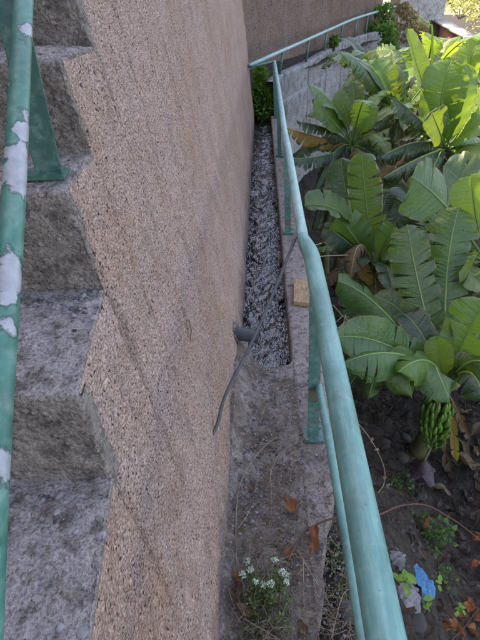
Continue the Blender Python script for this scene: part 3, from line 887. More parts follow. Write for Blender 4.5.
def auto_leaves(plant, crown, n, length, w, mats, up=0.7, az0=0.0, az1=6.283, torn=0.5, droop=0.6):
    for k in range(n):
        R = random.Random(SEED[0]); SEED[0] += 1
        az = az0+(az1-az0)*(k+R.uniform(-0.3, 0.3))/n
        l = length*R.uniform(0.75, 1.1); e = up*R.uniform(0.5, 1.3)
        dirh = Vector((math.cos(az), math.sin(az), 0))
        mid = crown+dirh*(l*0.45)+Vector((0, 0, l*e*0.6))
        tip = crown+dirh*(l*0.95)+Vector((0, 0, l*(e*0.8-0.45*(1.2-e))))
        leaf(plant, crown, mid, tip, w*R.uniform(0.75, 1.1), R.choice(mats), fold=R.uniform(-0.1, 0.5), droop=droop*R.uniform(0.6, 1.5),
             torn=(R.randint(7, 13) if R.random() < torn else 0), hint=(0.05, -0.25, 1), seed=SEED[0])
def plant_at(name, px, py, Yc, label, base_off=(0.05, 0.1), r=0.07):
    crown = W(px, py, Yc)
    bx, by = crown.x+base_off[0], crown.y+base_off[1]
    bz_ = float(ground_z(bx, by))-0.05
    t = thing(name, (bx, by, bz_), label, 'banana plant', 'banana plants in the plot below the channel')
    pseudostem(t, (bx, by, bz_), crown, r)
    return t, crown
def LF(plant, crown, m_, t_, w, mat_, **k):
    SEED[0] += 1
    k.setdefault('seed', SEED[0])
    return leaf(plant, crown, W(*m_), W(*t_), w, mat_, **k)
CAMH = (-0.25, -0.85, 0.5)      # leaf facing back towards the stairs
UPH = (0, -0.45, 0.9)

# A: front plant carrying the fruit
pA, cA = plant_at('banana_plant', 446, 392, 2.95, 'front banana plant carrying a hanging bunch of green bananas', (-0.06, 0.13), 0.075)
LF(pA, cA, (395, 349, 2.80), (336, 337, 2.70), 0.21, M_LF, hint=(0.15, -0.55, 0.8), fold=0.35, droop=0.15, asym=0.75, start=0.12, seed=3)
LF(pA, cA, (405, 356, 2.62), (341, 364, 2.45), 0.20, M_LF, hint=(0, -0.3, 1), fold=-0.25, droop=1.0, torn=6, gap=0.2, start=0.10)
LF(pA, cA, (430, 362, 2.62), (398, 372, 2.40), 0.21, M_LFL, hint=(0.1, -0.4, 1), fold=-0.2, droop=0.9, torn=3, gap=0.12, start=0.05)
LF(pA, cA, (422, 300, 3.25), (407, 224, 3.45), 0.19, M_LF, hint=CAMH, fold=0.05, droop=0.25, torn=11, gap=0.32, start=0.10)
LF(pA, cA, (446, 285, 3.45), (459, 206, 3.75), 0.22, M_LF, hint=CAMH, fold=0.0, droop=0.25, torn=10, gap=0.3, start=0.18)
LF(pA, cA, (462, 345, 2.95), (486, 300, 3.0), 0.19, M_LFL, hint=(-0.4, -0.6, 0.7), fold=0.55, droop=0.3, start=0.12)
LF(pA, cA, (384, 312, 3.15), (335, 281, 3.25), 0.15, M_LF, hint=(0.3, -0.5, 0.8), fold=-0.35, droop=0.5, start=0.25, trunc=0.95)
LF(pA, cA, (441, 366, 2.85), (437, 336, 2.85), 0.10, M_LFY, hint=CAMH, fold=0.5, droop=0.5, start=0.3)
LF(pA, cA, (425, 340, 3.05), (403, 314, 3.2), 0.13, M_LFD, hint=(0.2, -0.7, 0.6), fold=0.1, droop=0.3)
LF(pA, cA, (408, 360, 2.85), (358, 378, 2.75), 0.20, M_LFD, hint=(0, -0.2, 1), fold=-0.4, droop=1.1, torn=7, gap=0.25)
LF(pA, cA, (470, 362, 2.75), (500, 375, 2.6), 0.20, M_LF, hint=(0, -0.5, 0.9), fold=-0.3, droop=0.8, torn=4, gap=0.15)
LF(pA, cA, (436, 368, 2.60), (450, 402, 2.36), 0.17, M_LF, hint=(0, -0.6, 0.8), fold=-0.05, droop=0.5, start=0.05, seed=84)
LF(pA, cA, (415, 362, 2.62), (412, 398, 2.40), 0.17, M_LFL, hint=(0, -0.6, 0.8), fold=-0.15, droop=0.6, torn=4, gap=0.15, start=0.08, seed=85)
LF(pA, cA, (396, 364, 2.68), (368, 400, 2.50), 0.17, M_LF, hint=(0.1, -0.5, 0.9), fold=-0.3, droop=0.7, torn=7, gap=0.25, start=0.08, seed=86)
LF(pA, cA, (388, 362, 2.80), (346, 392, 2.66), 0.18, M_LFD, hint=(0.1, -0.4, 0.9), fold=-0.3, droop=0.8, torn=8, gap=0.28, start=0.08, seed=87)
LF(pA, cA, (468, 372, 2.72), (484, 402, 2.5), 0.17, M_LFD, hint=(0, -0.5, 0.9), fold=-0.2, droop=0.7, torn=5, gap=0.2, start=0.1, seed=88)
LF(pA, cA, (392, 335, 3.2), (352, 322, 3.3), 0.17, M_LFD, hint=(0.1, -0.6, 0.8), fold=0.1, droop=0.5, torn=6, gap=0.25, seed=89)
LF(pA, cA, (410, 322, 3.3), (372, 296, 3.5), 0.17, M_LF, hint=(0.2, -0.7, 0.7), fold=0.2, droop=0.4, torn=3, gap=0.2, seed=90)
LF(pA, cA, (452, 350, 3.0), (449, 318, 3.0), 0.04, M_LFY, hint=CAMH, fold=1.2, droop=0.0, start=0.2)
LF(pA, cA, (480, 330, 3.3), (520, 290, 3.4), 0.2, M_LF, hint=UPH, fold=0.1, droop=0.5)
# withered sheaths hanging at the stem
for k, (mx, my, tx, ty) in enumerate(((452, 420, 456, 462), (446, 425, 444, 468), (456, 408, 470, 440))):
    LF(pA, cA, (mx, my, 2.92), (tx, ty, 2.9), 0.05, M_LFDEAD if k < 1 else M_BROWN, hint=CAMH, fold=0.3, droop=-0.6, torn=4, rib=M_DRYRIB, start=0.3)

# fruit bunch of A
b0 = W(437, 402, 2.78); b1 = W(433, 440, 2.72); b2 = W(424, 462, 2.63)
g_ = Geo(); spine = smooth_path([cA, W(446, 384, 2.88), b0, W(436, 415, 2.70), b1, b2], 6)
g_.tube(spine, [0.022*(1-0.5*k/len(spine)) for k in range(len(spine))], 8)
bunch = g_.build('fruit_bunch', M_STEM, pA)
bunch['label'] = 'hanging bunch of green bananas'
def banana_mesh():
    g2 = Geo(); L = 0.125; pts = []; rad = []
    for k, (t, r) in enumerate(((0, 0.006), (0.10, 0.0075), (0.22, 0.0145), (0.5, 0.0185), (0.78, 0.0155), (0.93, 0.0075), (1.0, 0.004))):
        a = t*1.0
        pts.append(Vector((0, math.sin(a)*L*0.95, (1-math.cos(a))*L))); rad.append(r)
    g2.tube(pts, rad, 6)
    me = bpy.data.meshes.new('banana'); me.from_pydata(g2.V, [], g2.F); me.polygons.foreach_set('use_smooth', [True]*len(me.polygons)); me.update()
    me.materials.append(M_BANANA); return me
bme = banana_mesh()
R = random.Random(5)
for tier in range(7):
    t = tier/6
    c = b0.lerp(b1, 0.10+0.90*t)
    n = 14-tier
    env = (0.10, 0.125, 0.128, 0.118, 0.10, 0.078, 0.05)[tier]*R.uniform(0.9, 1.1)     # how far the fingers stand off the stalk
    for k in range(n):
        az = 2*math.pi*(k+0.5*(tier % 2))/n+R.uniform(-0.12, 0.12)
        o = bpy.data.objects.new('banana', bme); COL.objects.link(o)
        lean = math.radians(R.uniform(48, 66)-6*tier)
        M_ = (Matrix.Translation(c+Vector((math.cos(az)*env*0.55, math.sin(az)*env*0.55, -0.045+R.uniform(-0.01, 0.01))))
              @ Euler((0, 0, az-math.pi/2)).to_matrix().to_4x4() @ Euler((lean, R.uniform(-0.12, 0.12), 0)).to_matrix().to_4x4() @ Matrix.Scale(R.uniform(1.0, 1.2)*(1.0-0.05*tier), 4))
        o.parent = bunch; o.matrix_parent_inverse = root_matrix(bunch).inverted(); o.matrix_basis = M_
# flower bud under the bunch
g_ = Geo(); f0 = b2; f1 = W(420, 482, 2.66)
g_.tube(smooth_path([f0, f0.lerp(f1, 0.3), f0.lerp(f1, 0.7), f1], 4), [0.02, 0.034, 0.050, 0.064, 0.074, 0.080, 0.080, 0.074, 0.064, 0.052, 0.038, 0.022, 0.005], 10)
bud = g_.build('flower_bud', M_BUD, pA)
for k in range(4):
    az = k*1.6+0.4; dv = Vector((math.cos(az), math.sin(az), 0)); q = f0.lerp(f1, 0.25)
    P = np.array([[tuple(q+dv*(0.05+0.075*u+0.01*math.cos(v))+dv.cross(Vector((0, 0, 1)))*(0.06*v*(1-u*0.6))+Vector((0, 0, -0.10*u+0.02*u*u-0.012*v*v))) for v in np.linspace(-1, 1, 5)] for u in np.linspace(0, 1, 6)])
    grid('bract', P, M_BUD, bud)

# B: right-hand plant
pB, cB = plant_at('banana_plant', 486, 262, 4.1, 'banana plant at the right edge with broad leaves pointing left', (0.1, 0.1))
LF(pB, cB, (447, 208, 3.95), (411, 177, 3.9), 0.27, M_LF, hint=(0.3, -0.75, 0.6), fold=-0.12, droop=0.25, start=0.12, seed=21)
LF(pB, cB, (475, 206, 4.3), (443, 166, 4.4), 0.29, M_LF, hint=(0.2, -0.8, 0.5), fold=0.05, droop=0.3, start=0.2, seed=22)
LF(pB, cB, (476, 215, 4.0), (471, 174, 4.0), 0.19, M_LFY, hint=CAMH, fold=0.1, droop=0.3, start=0.25, seed=23)
LF(pB, cB, (440, 232, 3.9), (396, 246, 3.7), 0.17, M_LF, hint=UPH, fold=-0.1, droop=0.7, torn=9, gap=0.25)
LF(pB, cB, (432, 246, 3.8), (390, 268, 3.65), 0.17, M_LF, hint=UPH, fold=-0.1, droop=0.7, torn=9, gap=0.3)
LF(pB, cB, (474, 275, 3.6), (468, 258, 3.4), 0.16, M_LFL, hint=(0, -0.7, 0.7), fold=0.2, droop=0.4)
LF(pB, cB, (500, 235, 4.1), (530, 200, 4.1), 0.2, M_LF, hint=CAMH, fold=0.3, droop=0.4)
LF(pB, cB, (450, 250, 4.2), (408, 245, 4.3), 0.17, M_LFD, hint=(0.1, -0.6, 0.8), fold=0.1, droop=0.5)
LF(pB, cB, (470, 300, 3.7), (440, 335, 3.6), 0.2, M_LFD, hint=UPH, fold=-0.1, droop=0.8, torn=8, gap=0.3)
LF(pB, cB, (430, 222, 4.3), (386, 190, 4.4), 0.17, M_LFD, hint=(0.3, -0.6, 0.7), fold=-0.1, droop=0.4)
LF(pB, cB, (440, 268, 3.95), (402, 290, 3.8), 0.17, M_LFD, hint=UPH, fold=-0.2, droop=0.8, torn=8, gap=0.3)

# C: plant near the railing, middle
pC, cC = plant_at('banana_plant', 374, 272, 4.2, 'banana plant by the railing with yellowed leaves hanging on its stem', (0.03, 0.08), 0.06)
LF(pC, cC, (367, 212, 4.1), (361, 151, 4.15), 0.17, M_LFTORN, hint=CAMH, fold=0.1, droop=0.3, torn=7, gap=0.28, start=0.25, seed=31)
LF(pC, cC, (352, 218, 4.4), (341, 158, 4.6), 0.17, M_LFD, hint=CAMH, fold=0.1, droop=0.25, start=0.3, seed=32)
LF(pC, cC, (348, 219, 3.95), (304, 206, 3.75), 0.13, M_LF, hint=(0.2, -0.5, 0.8), fold=0.4, droop=0.4, start=0.45, seed=33)
LF(pC, cC, (356, 240, 4.0), (337, 217, 3.9), 0.17, M_LF, hint=(-0.5, -0.6, 0.6), fold=-0.2, droop=0.4, start=0.2, seed=34)
LF(pC, cC, (352, 246, 4.0), (324, 225, 3.95), 0.14, M_LFD, hint=(0.1, -0.6, 0.7), fold=-0.1, droop=0.5, start=0.25)
LF(pC, cC, (384, 244, 4.1), (396, 226, 4.1), 0.12, M_LFL, hint=CAMH, fold=0.3, droop=0.4, start=0.3)
LF(pC, cC, (388, 250, 4.0), (410, 250, 3.9), 0.14, M_LF, hint=UPH, fold=0.1, droop=0.5, start=0.3)
LF(pC, cC, (378, 233, 4.3), (388, 190, 4.4), 0.14, M_LFD, hint=CAMH, fold=0.1, droop=0.3, start=0.3, torn=6)
LF(pC, cC, (360, 262, 4.0), (372, 290, 3.95), 0.09, M_LFDEAD, hint=CAMH, fold=0.2, droop=-0.5, torn=3, rib=M_DRYRIB)
LF(pC, cC, (386, 270, 4.0), (390, 296, 3.95), 0.08, M_LFDEAD, hint=CAMH, fold=0.2, droop=-0.5, torn=3, rib=M_DRYRIB)
LF(pC, cC, (360, 245, 3.8), (350, 285, 3.6), 0.12, M_BROWN, hint=UPH, fold=-0.2, droop=1.0, torn=8, gap=0.4, rib=M_DRYRIB)
LF(pC, cC, (398, 258, 4.3), (410, 285, 4.2), 0.13, M_LFD, hint=UPH, fold=-0.3, droop=0.9, torn=8)

# D: upper right, tall upright leaves in the sun
pD, cD = plant_at('banana_plant', 446, 150, 5.5, 'tall banana plant with upright paddle leaves reaching into the sun', (0.05, 0.15), 0.09)
LF(pD, cD, (424, 88, 5.4), (407, 29, 5.3), 0.115, M_LF, hint=(0.5, -0.8, 0.3), fold=0.3, droop=0.2, start=0.22, seed=41)
LF(pD, cD, (441, 106, 5.3), (452, 60, 5.3), 0.22, M_LFL, hint=(-0.15, -0.95, 0.3), fold=0.05, droop=0.2, start=0.08, seed=42)
LF(pD, cD, (457, 105, 5.35), (465, 64, 5.4), 0.17, M_LFL, hint=(0.2, -0.9, 0.3), fold=0.15, droop=0.2, start=0.1, seed=43)
LF(pD, cD, (466, 120, 5.5), (478, 86, 5.6), 0.18, M_LFY, hint=(-0.5, -0.8, 0.4), fold=0.3, droop=0.2, start=0.15, seed=44)
LF(pD, cD, (462, 135, 5.3), (486, 118, 5.2), 0.16, M_LFL, hint=UPH, fold=0.2, droop=0.5)
LF(pD, cD, (438, 128, 5.1), (431, 112, 4.95), 0.14, M_LF, hint=CAMH, fold=0.2, droop=0.4)
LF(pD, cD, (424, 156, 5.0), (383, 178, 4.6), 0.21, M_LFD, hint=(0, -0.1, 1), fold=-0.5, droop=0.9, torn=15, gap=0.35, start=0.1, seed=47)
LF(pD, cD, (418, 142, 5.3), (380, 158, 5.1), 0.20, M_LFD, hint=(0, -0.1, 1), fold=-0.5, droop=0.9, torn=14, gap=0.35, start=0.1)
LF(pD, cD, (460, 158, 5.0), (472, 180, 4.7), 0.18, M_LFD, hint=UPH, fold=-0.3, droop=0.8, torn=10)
LF(pD, cD, (452, 160, 5.2), (456, 190, 5.0), 0.12, M_BROWN, hint=CAMH, fold=0.1, droop=0.8, torn=8, rib=M_DRYRIB)
LF(pD, cD, (428, 165, 5.2), (426, 195, 5.0), 0.14, M_LFDEAD, hint=CAMH, fold=0.1, droop=0.8, torn=8, rib=M_DRYRIB)
LF(pD, cD, (478, 145, 5.1), (510, 150, 4.9), 0.2, M_LFL, hint=UPH, fold=0.0, droop=0.7)
LF(pD, cD, (434, 90, 5.6), (432, 24, 5.7), 0.05, M_LFY, hint=CAMH, fold=1.2, droop=0.0, start=0.1)
LF(pD, cD, (420, 120, 5.3), (393, 96, 5.2), 0.18, M_LFD, hint=(0.2, -0.6, 0.7), fold=-0.2, droop=0.6, torn=9)

# E: upper left plant against the grey wall
pE, cE = plant_at('banana_plant', 352, 146, 6.2, 'banana plant against the grey wall with an orange withered leaf', (0.02, 0.1), 0.08)
LF(pE, cE, (334, 107, 6.1), (307, 83, 6.0), 0.13, M_LFL, hint=(0.4, -0.6, 0.6), fold=-0.1, droop=0.3, start=0.2, seed=51)
LF(pE, cE, (330, 118, 5.9), (313, 106, 5.75), 0.13, M_LFL, hint=(0.2, -0.7, 0.6), fold=0.1, droop=0.3, start=0.2, seed=52)
LF(pE, cE, (345, 112, 6.2), (334, 94, 6.2), 0.11, M_LFL, hint=CAMH, fold=0.1, droop=0.3, start=0.25, seed=53)
LF(pE, cE, (354, 110, 6.3), (352, 82, 6.4), 0.13, M_LF, hint=CAMH, fold=0.15, droop=0.3, start=0.25, seed=54)
LF(pE, cE, (364, 122, 6.1), (371, 102, 6.1), 0.12, M_LFL, hint=CAMH, fold=0.1, droop=0.3, start=0.25, seed=55)
LF(pE, cE, (330, 130, 6.0), (296, 121, 5.9), 0.13, M_LFD, hint=(0, -0.4, 0.9), fold=-0.3, droop=0.6, torn=9, seed=56)
LF(pE, cE, (326, 140, 6.0), (287, 128, 5.95), 0.16, M_LFDEAD, hint=(0.1, -0.7, 0.7), fold=-0.5, droop=0.5, torn=9, gap=0.25, rib=M_DRYRIB, seed=57)
LF(pE, cE, (320, 156, 5.7), (289, 158, 5.5), 0.15, M_LFD, hint=(0, -0.3, 1), fold=-0.35, droop=0.8, torn=13, gap=0.3, seed=58)
LF(pE, cE, (350, 170, 5.7), (345, 196, 5.4), 0.13, M_LFD, hint=UPH, fold=-0.3, droop=0.8, torn=10)
LF(pE, cE, (366, 150, 6.0), (384, 165, 5.8), 0.13, M_LFD, hint=UPH, fold=-0.3, droop=0.8, torn=10)
LF(pE, cE, (368, 138, 6.1), (390, 128, 6.0), 0.12, M_LF, hint=UPH, fold=0.0, droop=0.6, torn=6)
LF(pE, cE, (336, 150, 5.9), (318, 178, 5.7), 0.12, M_LFD, hint=UPH, fold=-0.3, droop=0.8, torn=10)

# H: between E and D
pH, cH = plant_at('banana_plant', 398, 122, 6.9, 'banana plant with long torn arching leaves in the middle of the plot', (0.05, 0.1), 0.08)
LF(pH, cH, (372, 76, 6.8), (343, 55, 6.6), 0.20, M_LF, hint=(0.2, -0.2, 1), fold=-0.4, droop=0.7, torn=14, gap=0.35, seed=61)
LF(pH, cH, (405, 85, 6.7), (396, 63, 6.4), 0.20, M_LFD, hint=(0.3, -0.4, 0.9), fold=-0.4, droop=0.7, torn=13, gap=0.35, seed=62)
LF(pH, cH, (386, 86, 7.0), (375, 58, 7.1), 0.17, M_LFL, hint=CAMH, fold=0.2, droop=0.3, seed=63)
LF(pH, cH, (395, 80, 7.1), (392, 50, 7.3), 0.17, M_LF, hint=CAMH, fold=0.1, droop=0.4, torn=5, seed=64)
LF(pH, cH, (414, 98, 6.9), (426, 84, 6.9), 0.16, M_LFY, hint=CAMH, fold=0.1, droop=0.4, torn=5)
LF(pH, cH, (385, 110, 6.5), (372, 128, 6.1), 0.18, M_LFD, hint=UPH, fold=-0.4, droop=0.8, torn=12)
LF(pH, cH, (408, 115, 6.5), (416, 135, 6.1), 0.18, M_LFD, hint=UPH, fold=-0.4, droop=0.8, torn=12)
LF(pH, cH, (400, 130, 6.5), (398, 160, 6.3), 0.13, M_BROWN, hint=CAMH, fold=-0.2, droop=0.8, torn=9, rib=M_DRYRIB)
LF(pH, cH, (374, 98, 6.8), (352, 96, 6.6), 0.16, M_LFD, hint=UPH, fold=-0.2, droop=0.7, torn=9)
LF(pH, cH, (380, 78, 7.3), (362, 62, 7.4), 0.17, M_LF, hint=UPH, fold=0.0, droop=0.5, torn=5)

# F, K: background plants in full sun; J: far left by the wall
pF, cF = plant_at('banana_plant', 424, 88, 8.3, 'sunlit yellow green banana plant behind the upright paddle leaves', (0.0, 0.1), 0.08)
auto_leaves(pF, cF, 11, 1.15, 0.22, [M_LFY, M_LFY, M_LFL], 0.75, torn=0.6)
LF(pF, cF, (404, 70, 8.2), (396, 60, 8.0), 0.2, M_LFY, hint=CAMH, fold=0.1, droop=0.5, torn=6)
LF(pF, cF, (416, 66, 8.1), (412, 46, 8.1), 0.2, M_LFY, hint=CAMH, fold=0.1, droop=0.5, torn=5)
LF(pF, cF, (430, 60, 8.2), (436, 36, 8.2), 0.2, M_LFY, hint=CAMH, fold=0.1, droop=0.5, torn=5)
LF(pF, cF, (440, 66, 8.2), (460, 36, 8.3), 0.16, M_LFY, hint=CAMH, fold=0.1, droop=0.5)
pK, cK = plant_at('banana_plant', 482, 86, 7.0, 'sunlit banana plant cut off by the right edge of the picture', (0.1, 0.1), 0.08)
LF(pK, cK, (470, 66, 6.9), (480, 40, 6.9), 0.17, M_LFY, hint=(-0.3, -0.9, 0.3), fold=0.2, droop=0.3, seed=71)
LF(pK, cK, (474, 70, 7.1), (470, 42, 7.2), 0.17, M_LFY, hint=CAMH, fold=0.2, droop=0.3, torn=4)
LF(pK, cK, (490, 60, 7.0), (500, 35, 7.0), 0.17, M_LFL, hint=CAMH, fold=0.2, droop=0.3)
LF(pK, cK, (468, 88, 6.7), (458, 98, 6.4), 0.17, M_LFL, hint=UPH, fold=-0.2, droop=0.6, torn=6)
LF(pK, cK, (490, 100, 6.6), (486, 112, 6.3), 0.17, M_LFL, hint=UPH, fold=-0.2, droop=0.6, torn=6)
pJ, cJ = plant_at('banana_plant', 372, 86, 9.4, 'banana plant at the back below the far railing', (0.0, 0.1), 0.08)
auto_leaves(pJ, cJ, 9, 1.0, 0.2, [M_LF, M_LFL, M_LFD], 0.7, torn=0.6)
pL, cL = plant_at('banana_plant', 420, 205, 5.2, 'shaded banana plant half hidden under the drooping fringed leaf', (0.0, 0.1), 0.07)
auto_leaves(pL, cL, 8, 0.95, 0.18, [M_LFD, M_LFD, M_LF], 0.35, torn=0.7, droop=0.9)
pM, cM = plant_at('banana_plant', 330, 200, 6.6, 'low dark banana plant in the shade beside the grey wall', (0.0, 0.1), 0.07)
auto_leaves(pM, cM, 7, 0.8, 0.16, [M_LFD, M_LFD, M_BROWN], 0.3, torn=0.8, droop=0.9)

for (pl, cr, n_, ln_, up_, w_) in ((pE, cE, 7, 0.8, 0.85, 0.11), (pH, cH, 8, 0.95, 0.8, 0.12), (pC, cC, 5, 0.7, 0.7, 0.11), (pJ, cJ, 6, 0.9, 0.9, 0.12), (pB, cB, 4, 0.8, 0.6, 0.13)):
    auto_leaves(pl, cr, n_, ln_, w_, [M_LF, M_LFL, M_LFL, M_LFD], up_, torn=0.45, droop=0.5)
for (pl, cr, n_, ln_) in ((pB, cB, 7, 0.85), (pC, cC, 8, 0.75), (pD, cD, 9, 1.05), (pE, cE, 9, 0.95), (pH, cH, 10, 1.05), (pK, cK, 7, 1.0), (pF, cF, 5, 1.0)):
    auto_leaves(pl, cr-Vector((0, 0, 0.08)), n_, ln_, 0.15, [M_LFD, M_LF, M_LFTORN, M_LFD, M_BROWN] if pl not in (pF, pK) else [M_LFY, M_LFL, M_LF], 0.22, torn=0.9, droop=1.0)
    for q in range(4):      # withered leaves hanging down the stem
        SEED[0] += 1; R = random.Random(SEED[0]); az = R.uniform(0, 6.28); dv = Vector((math.cos(az), math.sin(az), 0))
        leaf(pl, cr, cr+dv*0.20+Vector((0, 0, -0.22)), cr+dv*0.22+Vector((0, 0, -R.uniform(0.5, 0.85))), R.uniform(0.05, 0.09), R.choice((M_BROWN, M_BROWN, M_LFDEAD)), fold=-0.3, droop=1.0, torn=R.randint(5, 9), hint=dv+Vector((0, 0, 0.3)), seed=SEED[0], rib=M_DRYRIB)
auto_leaves(pA, cA+Vector((0, 0.1, -0.05)), 5, 0.8, 0.15, [M_LFD, M_LFD, M_LF], 0.25, 0.3, 2.8, torn=0.8, droop=0.9)
# ------------------------------------------------------------------ weeds, shrubs, trees
def foliage_geo(center, rad, n, lsize, R, geo, squash=1.0, shell=0.5):
    for k in range(n):
        while True:
            v = Vector((R.uniform(-1, 1), R.uniform(-1, 1), R.uniform(-1, 1)))
            if v.length <= 1 and R.random() < shell+v.length*(1-shell): break
        p = Vector(center)+Vector((v.x*rad[0], v.y*rad[1], v.z*rad[2]))
        d = (v+Vector((R.uniform(-.8, .8), R.uniform(-.8, .8), R.uniform(-.3, 1.0)))).normalized()
        s_ = d.cross(Vector((R.uniform(-1, 1), R.uniform(-1, 1), R.uniform(-1, 1)))).normalized()
        u_ = s_.cross(d); l = lsize*R.uniform(0.6, 1.3); w_ = l*R.uniform(0.25, 0.42)
        geo.add([p, p+d*l*0.4+s_*w_+u_*l*0.05, p+d*l, p+d*l*0.4-s_*w_+u_*l*0.05], [(0, 1, 2), (0, 2, 3)])
def shrub(name, base, clumps, n, ls, m, label, cat, group=None, seed=1, stem_r=0.006):
    R = random.Random(seed); base = Vector(base)
    t = thing(name, base, label, cat, group)
    g1 = Geo(); g2 = Geo()
    for (o, r) in clumps:
        c = base+Vector(o)
        foliage_geo(c, r, n, ls, R, g1)
        g2.tube(smooth_path([base, base.lerp(c, 0.5)+Vector((R.uniform(-.04, .04), R.uniform(-.04, .04), 0.02)), c], 4), stem_r, 5)
        for q in range(5):
            e = c+Vector((R.uniform(-1, 1)*r[0], R.uniform(-1, 1)*r[1], R.uniform(-1, 1)*r[2]))*0.8
            g2.tube([base.lerp(c, 0.6), e], stem_r*0.5, 4)
    g1.build('foliage', m, t, False); g2.build('stem', M_TRUNK, t)
    return t
bb = W(264, 113, 9.25)
shrub('bush', (bb.x, bb.y, -0.12), [((0.0, 0, 0.25), (0.17, 0.15, 0.25)), ((-0.05, 0.03, 0.5), (0.15, 0.14, 0.22)), ((0.1, 0.02, 0.35), (0.13, 0.12, 0.2)), ((-0.06, 0, 0.72), (0.1, 0.1, 0.14))], 300, 0.07, M_WEEDLIGHT, 'leafy green bush filling the far end of the water channel', 'bush', seed=3)
for k, (px, py, Y, m_, lab, sz) in enumerate(((333, 46, 13.2, M_BUSH, 'green weed tuft growing on the far coping below the railing', 0.2), 
        (378, 26, 16.6, M_BUSH, 'green shrub at the corner where the brown wall ends', 0.55), (399, 30, 17.0, M_DRYBUSH, 'tall dry yellowish shrub beside the end of the brown wall', 0.75), (422, 30, 18.6, M_BUSH, 'dark green shrub in front of the pale wall', 0.42),
        (388, 42, 14.5, M_BUSH, 'green leafy shrub below the end of the far railing', 0.5), (416, 44, 15.5, M_DRYBUSH, 'pale dry shrub behind the sunlit bananas', 0.4))):
    c = W(px, py, Y)
    RR = random.Random(500+k); cl = []
    for q in range(7):
        a = RR.uniform(0, 6.28); rr = sz*RR.uniform(0.05, 0.55)
        cl.append(((math.cos(a)*rr, math.sin(a)*rr, sz*RR.uniform(0.3, 1.35)), (sz*RR.uniform(0.15, 0.35), sz*RR.uniform(0.15, 0.35), sz*RR.uniform(0.15, 0.4))))
    shrub('shrub', (c.x, c.y, c.z-sz*0.6), cl, 110, 0.05+sz*0.09, m_, lab, 'shrub', 'shrubs along the far wall', 20+k, 0.010)
# overhanging tree, top right
tb = W(520, 60, 13.5)
tt = thing('tree', (tb.x, tb.y, -1.0), 'tree with pale yellowish leaves hanging into the top right corner', 'tree')
R = random.Random(9)
g1 = Geo(); g2 = Geo()
g2.tube(smooth_path([(tb.x, tb.y, -1.2), (tb.x+0.05, tb.y, 0.4), (tb.x-0.1, tb.y+0.1, 2.2), (tb.x-0.3, tb.y, 3.4)], 6), [0.10-0.003*k for k in range(19)], 9)
g2.build('trunk', M_TRUNK, tt)
g2 = Geo()
for (a, b, c) in (((tb.x-0.1, tb.y, 2.0), W(488, -12, 13.4), W(456, 8, 13.0)), ((tb.x-0.1, tb.y, 2.3), W(490, -30, 13.8), W(462, -6, 13.6)), ((tb.x, tb.y, 1.4), W(500, 0, 13.0), W(470, 26, 12.6)), ((tb.x, tb.y, 2.6), W(495, -50, 14.2), W(440, -28, 14.3)), ((tb.x, tb.y, 1.8), W(495, 0, 13.3), W(476, 14, 13.3))):
    pth = smooth_path([a, b, c], 7); g2.tube(pth, [0.03*(1-k/len(pth))+0.005 for k in range(len(pth))], 6)
    for q in pth[6:]:
        foliage_geo(q, (0.2, 0.2, 0.18), 22, 0.075, R, g1)
g2.build('branch', M_TRUNK, tt); g1.build('crown', M_YELLOWTREE, tt, False)
ht = W(470, -4, 26); R = random.Random(12)
sh = W(462, 2, 24)
shrub('shrub', (sh.x, sh.y, sh.z-0.6), [((q*0.8, 0, 0.9), (0.8, 0.6, 0.7)) for q in range(-1, 4)], 300, 0.16, M_YELLOWTREE, 'bright yellow green hedge shrub beyond the sunlit terrace', 'shrub', 'shrubs along the far wall', 60, 0.02)

# ------------------------------------------------------------------ litter on the slab
def slab_z(x, y): return 0.012
def SLB(px, py): return Wz(px, py, 0.014)
def dry_leaf(name, pos, L, w, m, label, rot, tilt=0.3, curl=1.2, group=None, seed=0, cat='dry leaf', parent=None):
    R = random.Random(seed); P = np.zeros((9, 7, 3))
    for i, u in enumerate(np.linspace(0, 1, 9)):
        ww = w*math.sin(math.pi*min(1, u*0.93+0.05))**0.8*(1-0.35*u)
        for j, v in enumerate(np.linspace(-1, 1, 7)):
            a = v*curl
            P[i, j] = (ww*math.sin(a)/max(curl, .2), L*(u-0.5), ww*(1-math.cos(a))/max(curl, .2)+0.14*L*math.sin(u*3.0+seed)+0.22*w*math.sin(u*9+v*3.5+seed)+0.14*w*math.sin(v*7-u*6+seed*2))
            P[i, j, 0] += 0.18*w*math.sin(u*8+seed*3+v)
            P[i, j, 1] += 0.12*w*math.sin(v*6+seed)
    M_ = Euler((tilt, R.uniform(-0.3, 0.3), rot)).to_matrix()
    V = [Vector(pos)+M_ @ Vector(p) for p in P.reshape(-1, 3)]
    o = mk(name, V, grid_faces(9, 7), m, parent)
    if parent is None: tag(o, label, cat, group)
    return o
dry_leaf('dry_leaf', SLB(290, 508)+Vector((0, 0, 0.02)), 0.085, 0.034, M_ORANGE, 'orange curled dry leaf in the middle of the slab', 0.5, seed=1, group='orange dry leaves on the slab')
dry_leaf('dry_leaf', SLB(313, 543)+Vector((0, 0, 0.03)), 0.095, 0.032, M_ORANGE, 'orange dry leaf at the kerb edge near the lower rail', -0.12, 0.5, seed=2, group='orange dry leaves on the slab')
dry_leaf('dry_leaf', SLB(287, 553)+Vector((0, 0, 0.012)), 0.04, 0.018, M_ORANGE, 'small orange leaf scrap between the flower weed and the kerb', 1.1, seed=3, group='orange dry leaves on the slab')
dry_leaf('dry_leaf', SLB(248, 616)+Vector((0, 0, 0.03)), 0.085, 0.026, M_BROWN, 'tan dry leaf lying beneath the flowering weed', 1.25, seed=4, group='tan dry leaves round the flowering weed')
dry_leaf('dry_leaf', SLB(239, 600)+Vector((0, 0, 0.03)), 0.07, 0.016, M_BROWN, 'narrow tan dry leaf left of the flowering weed', -0.2, seed=5, group='tan dry leaves round the flowering weed')
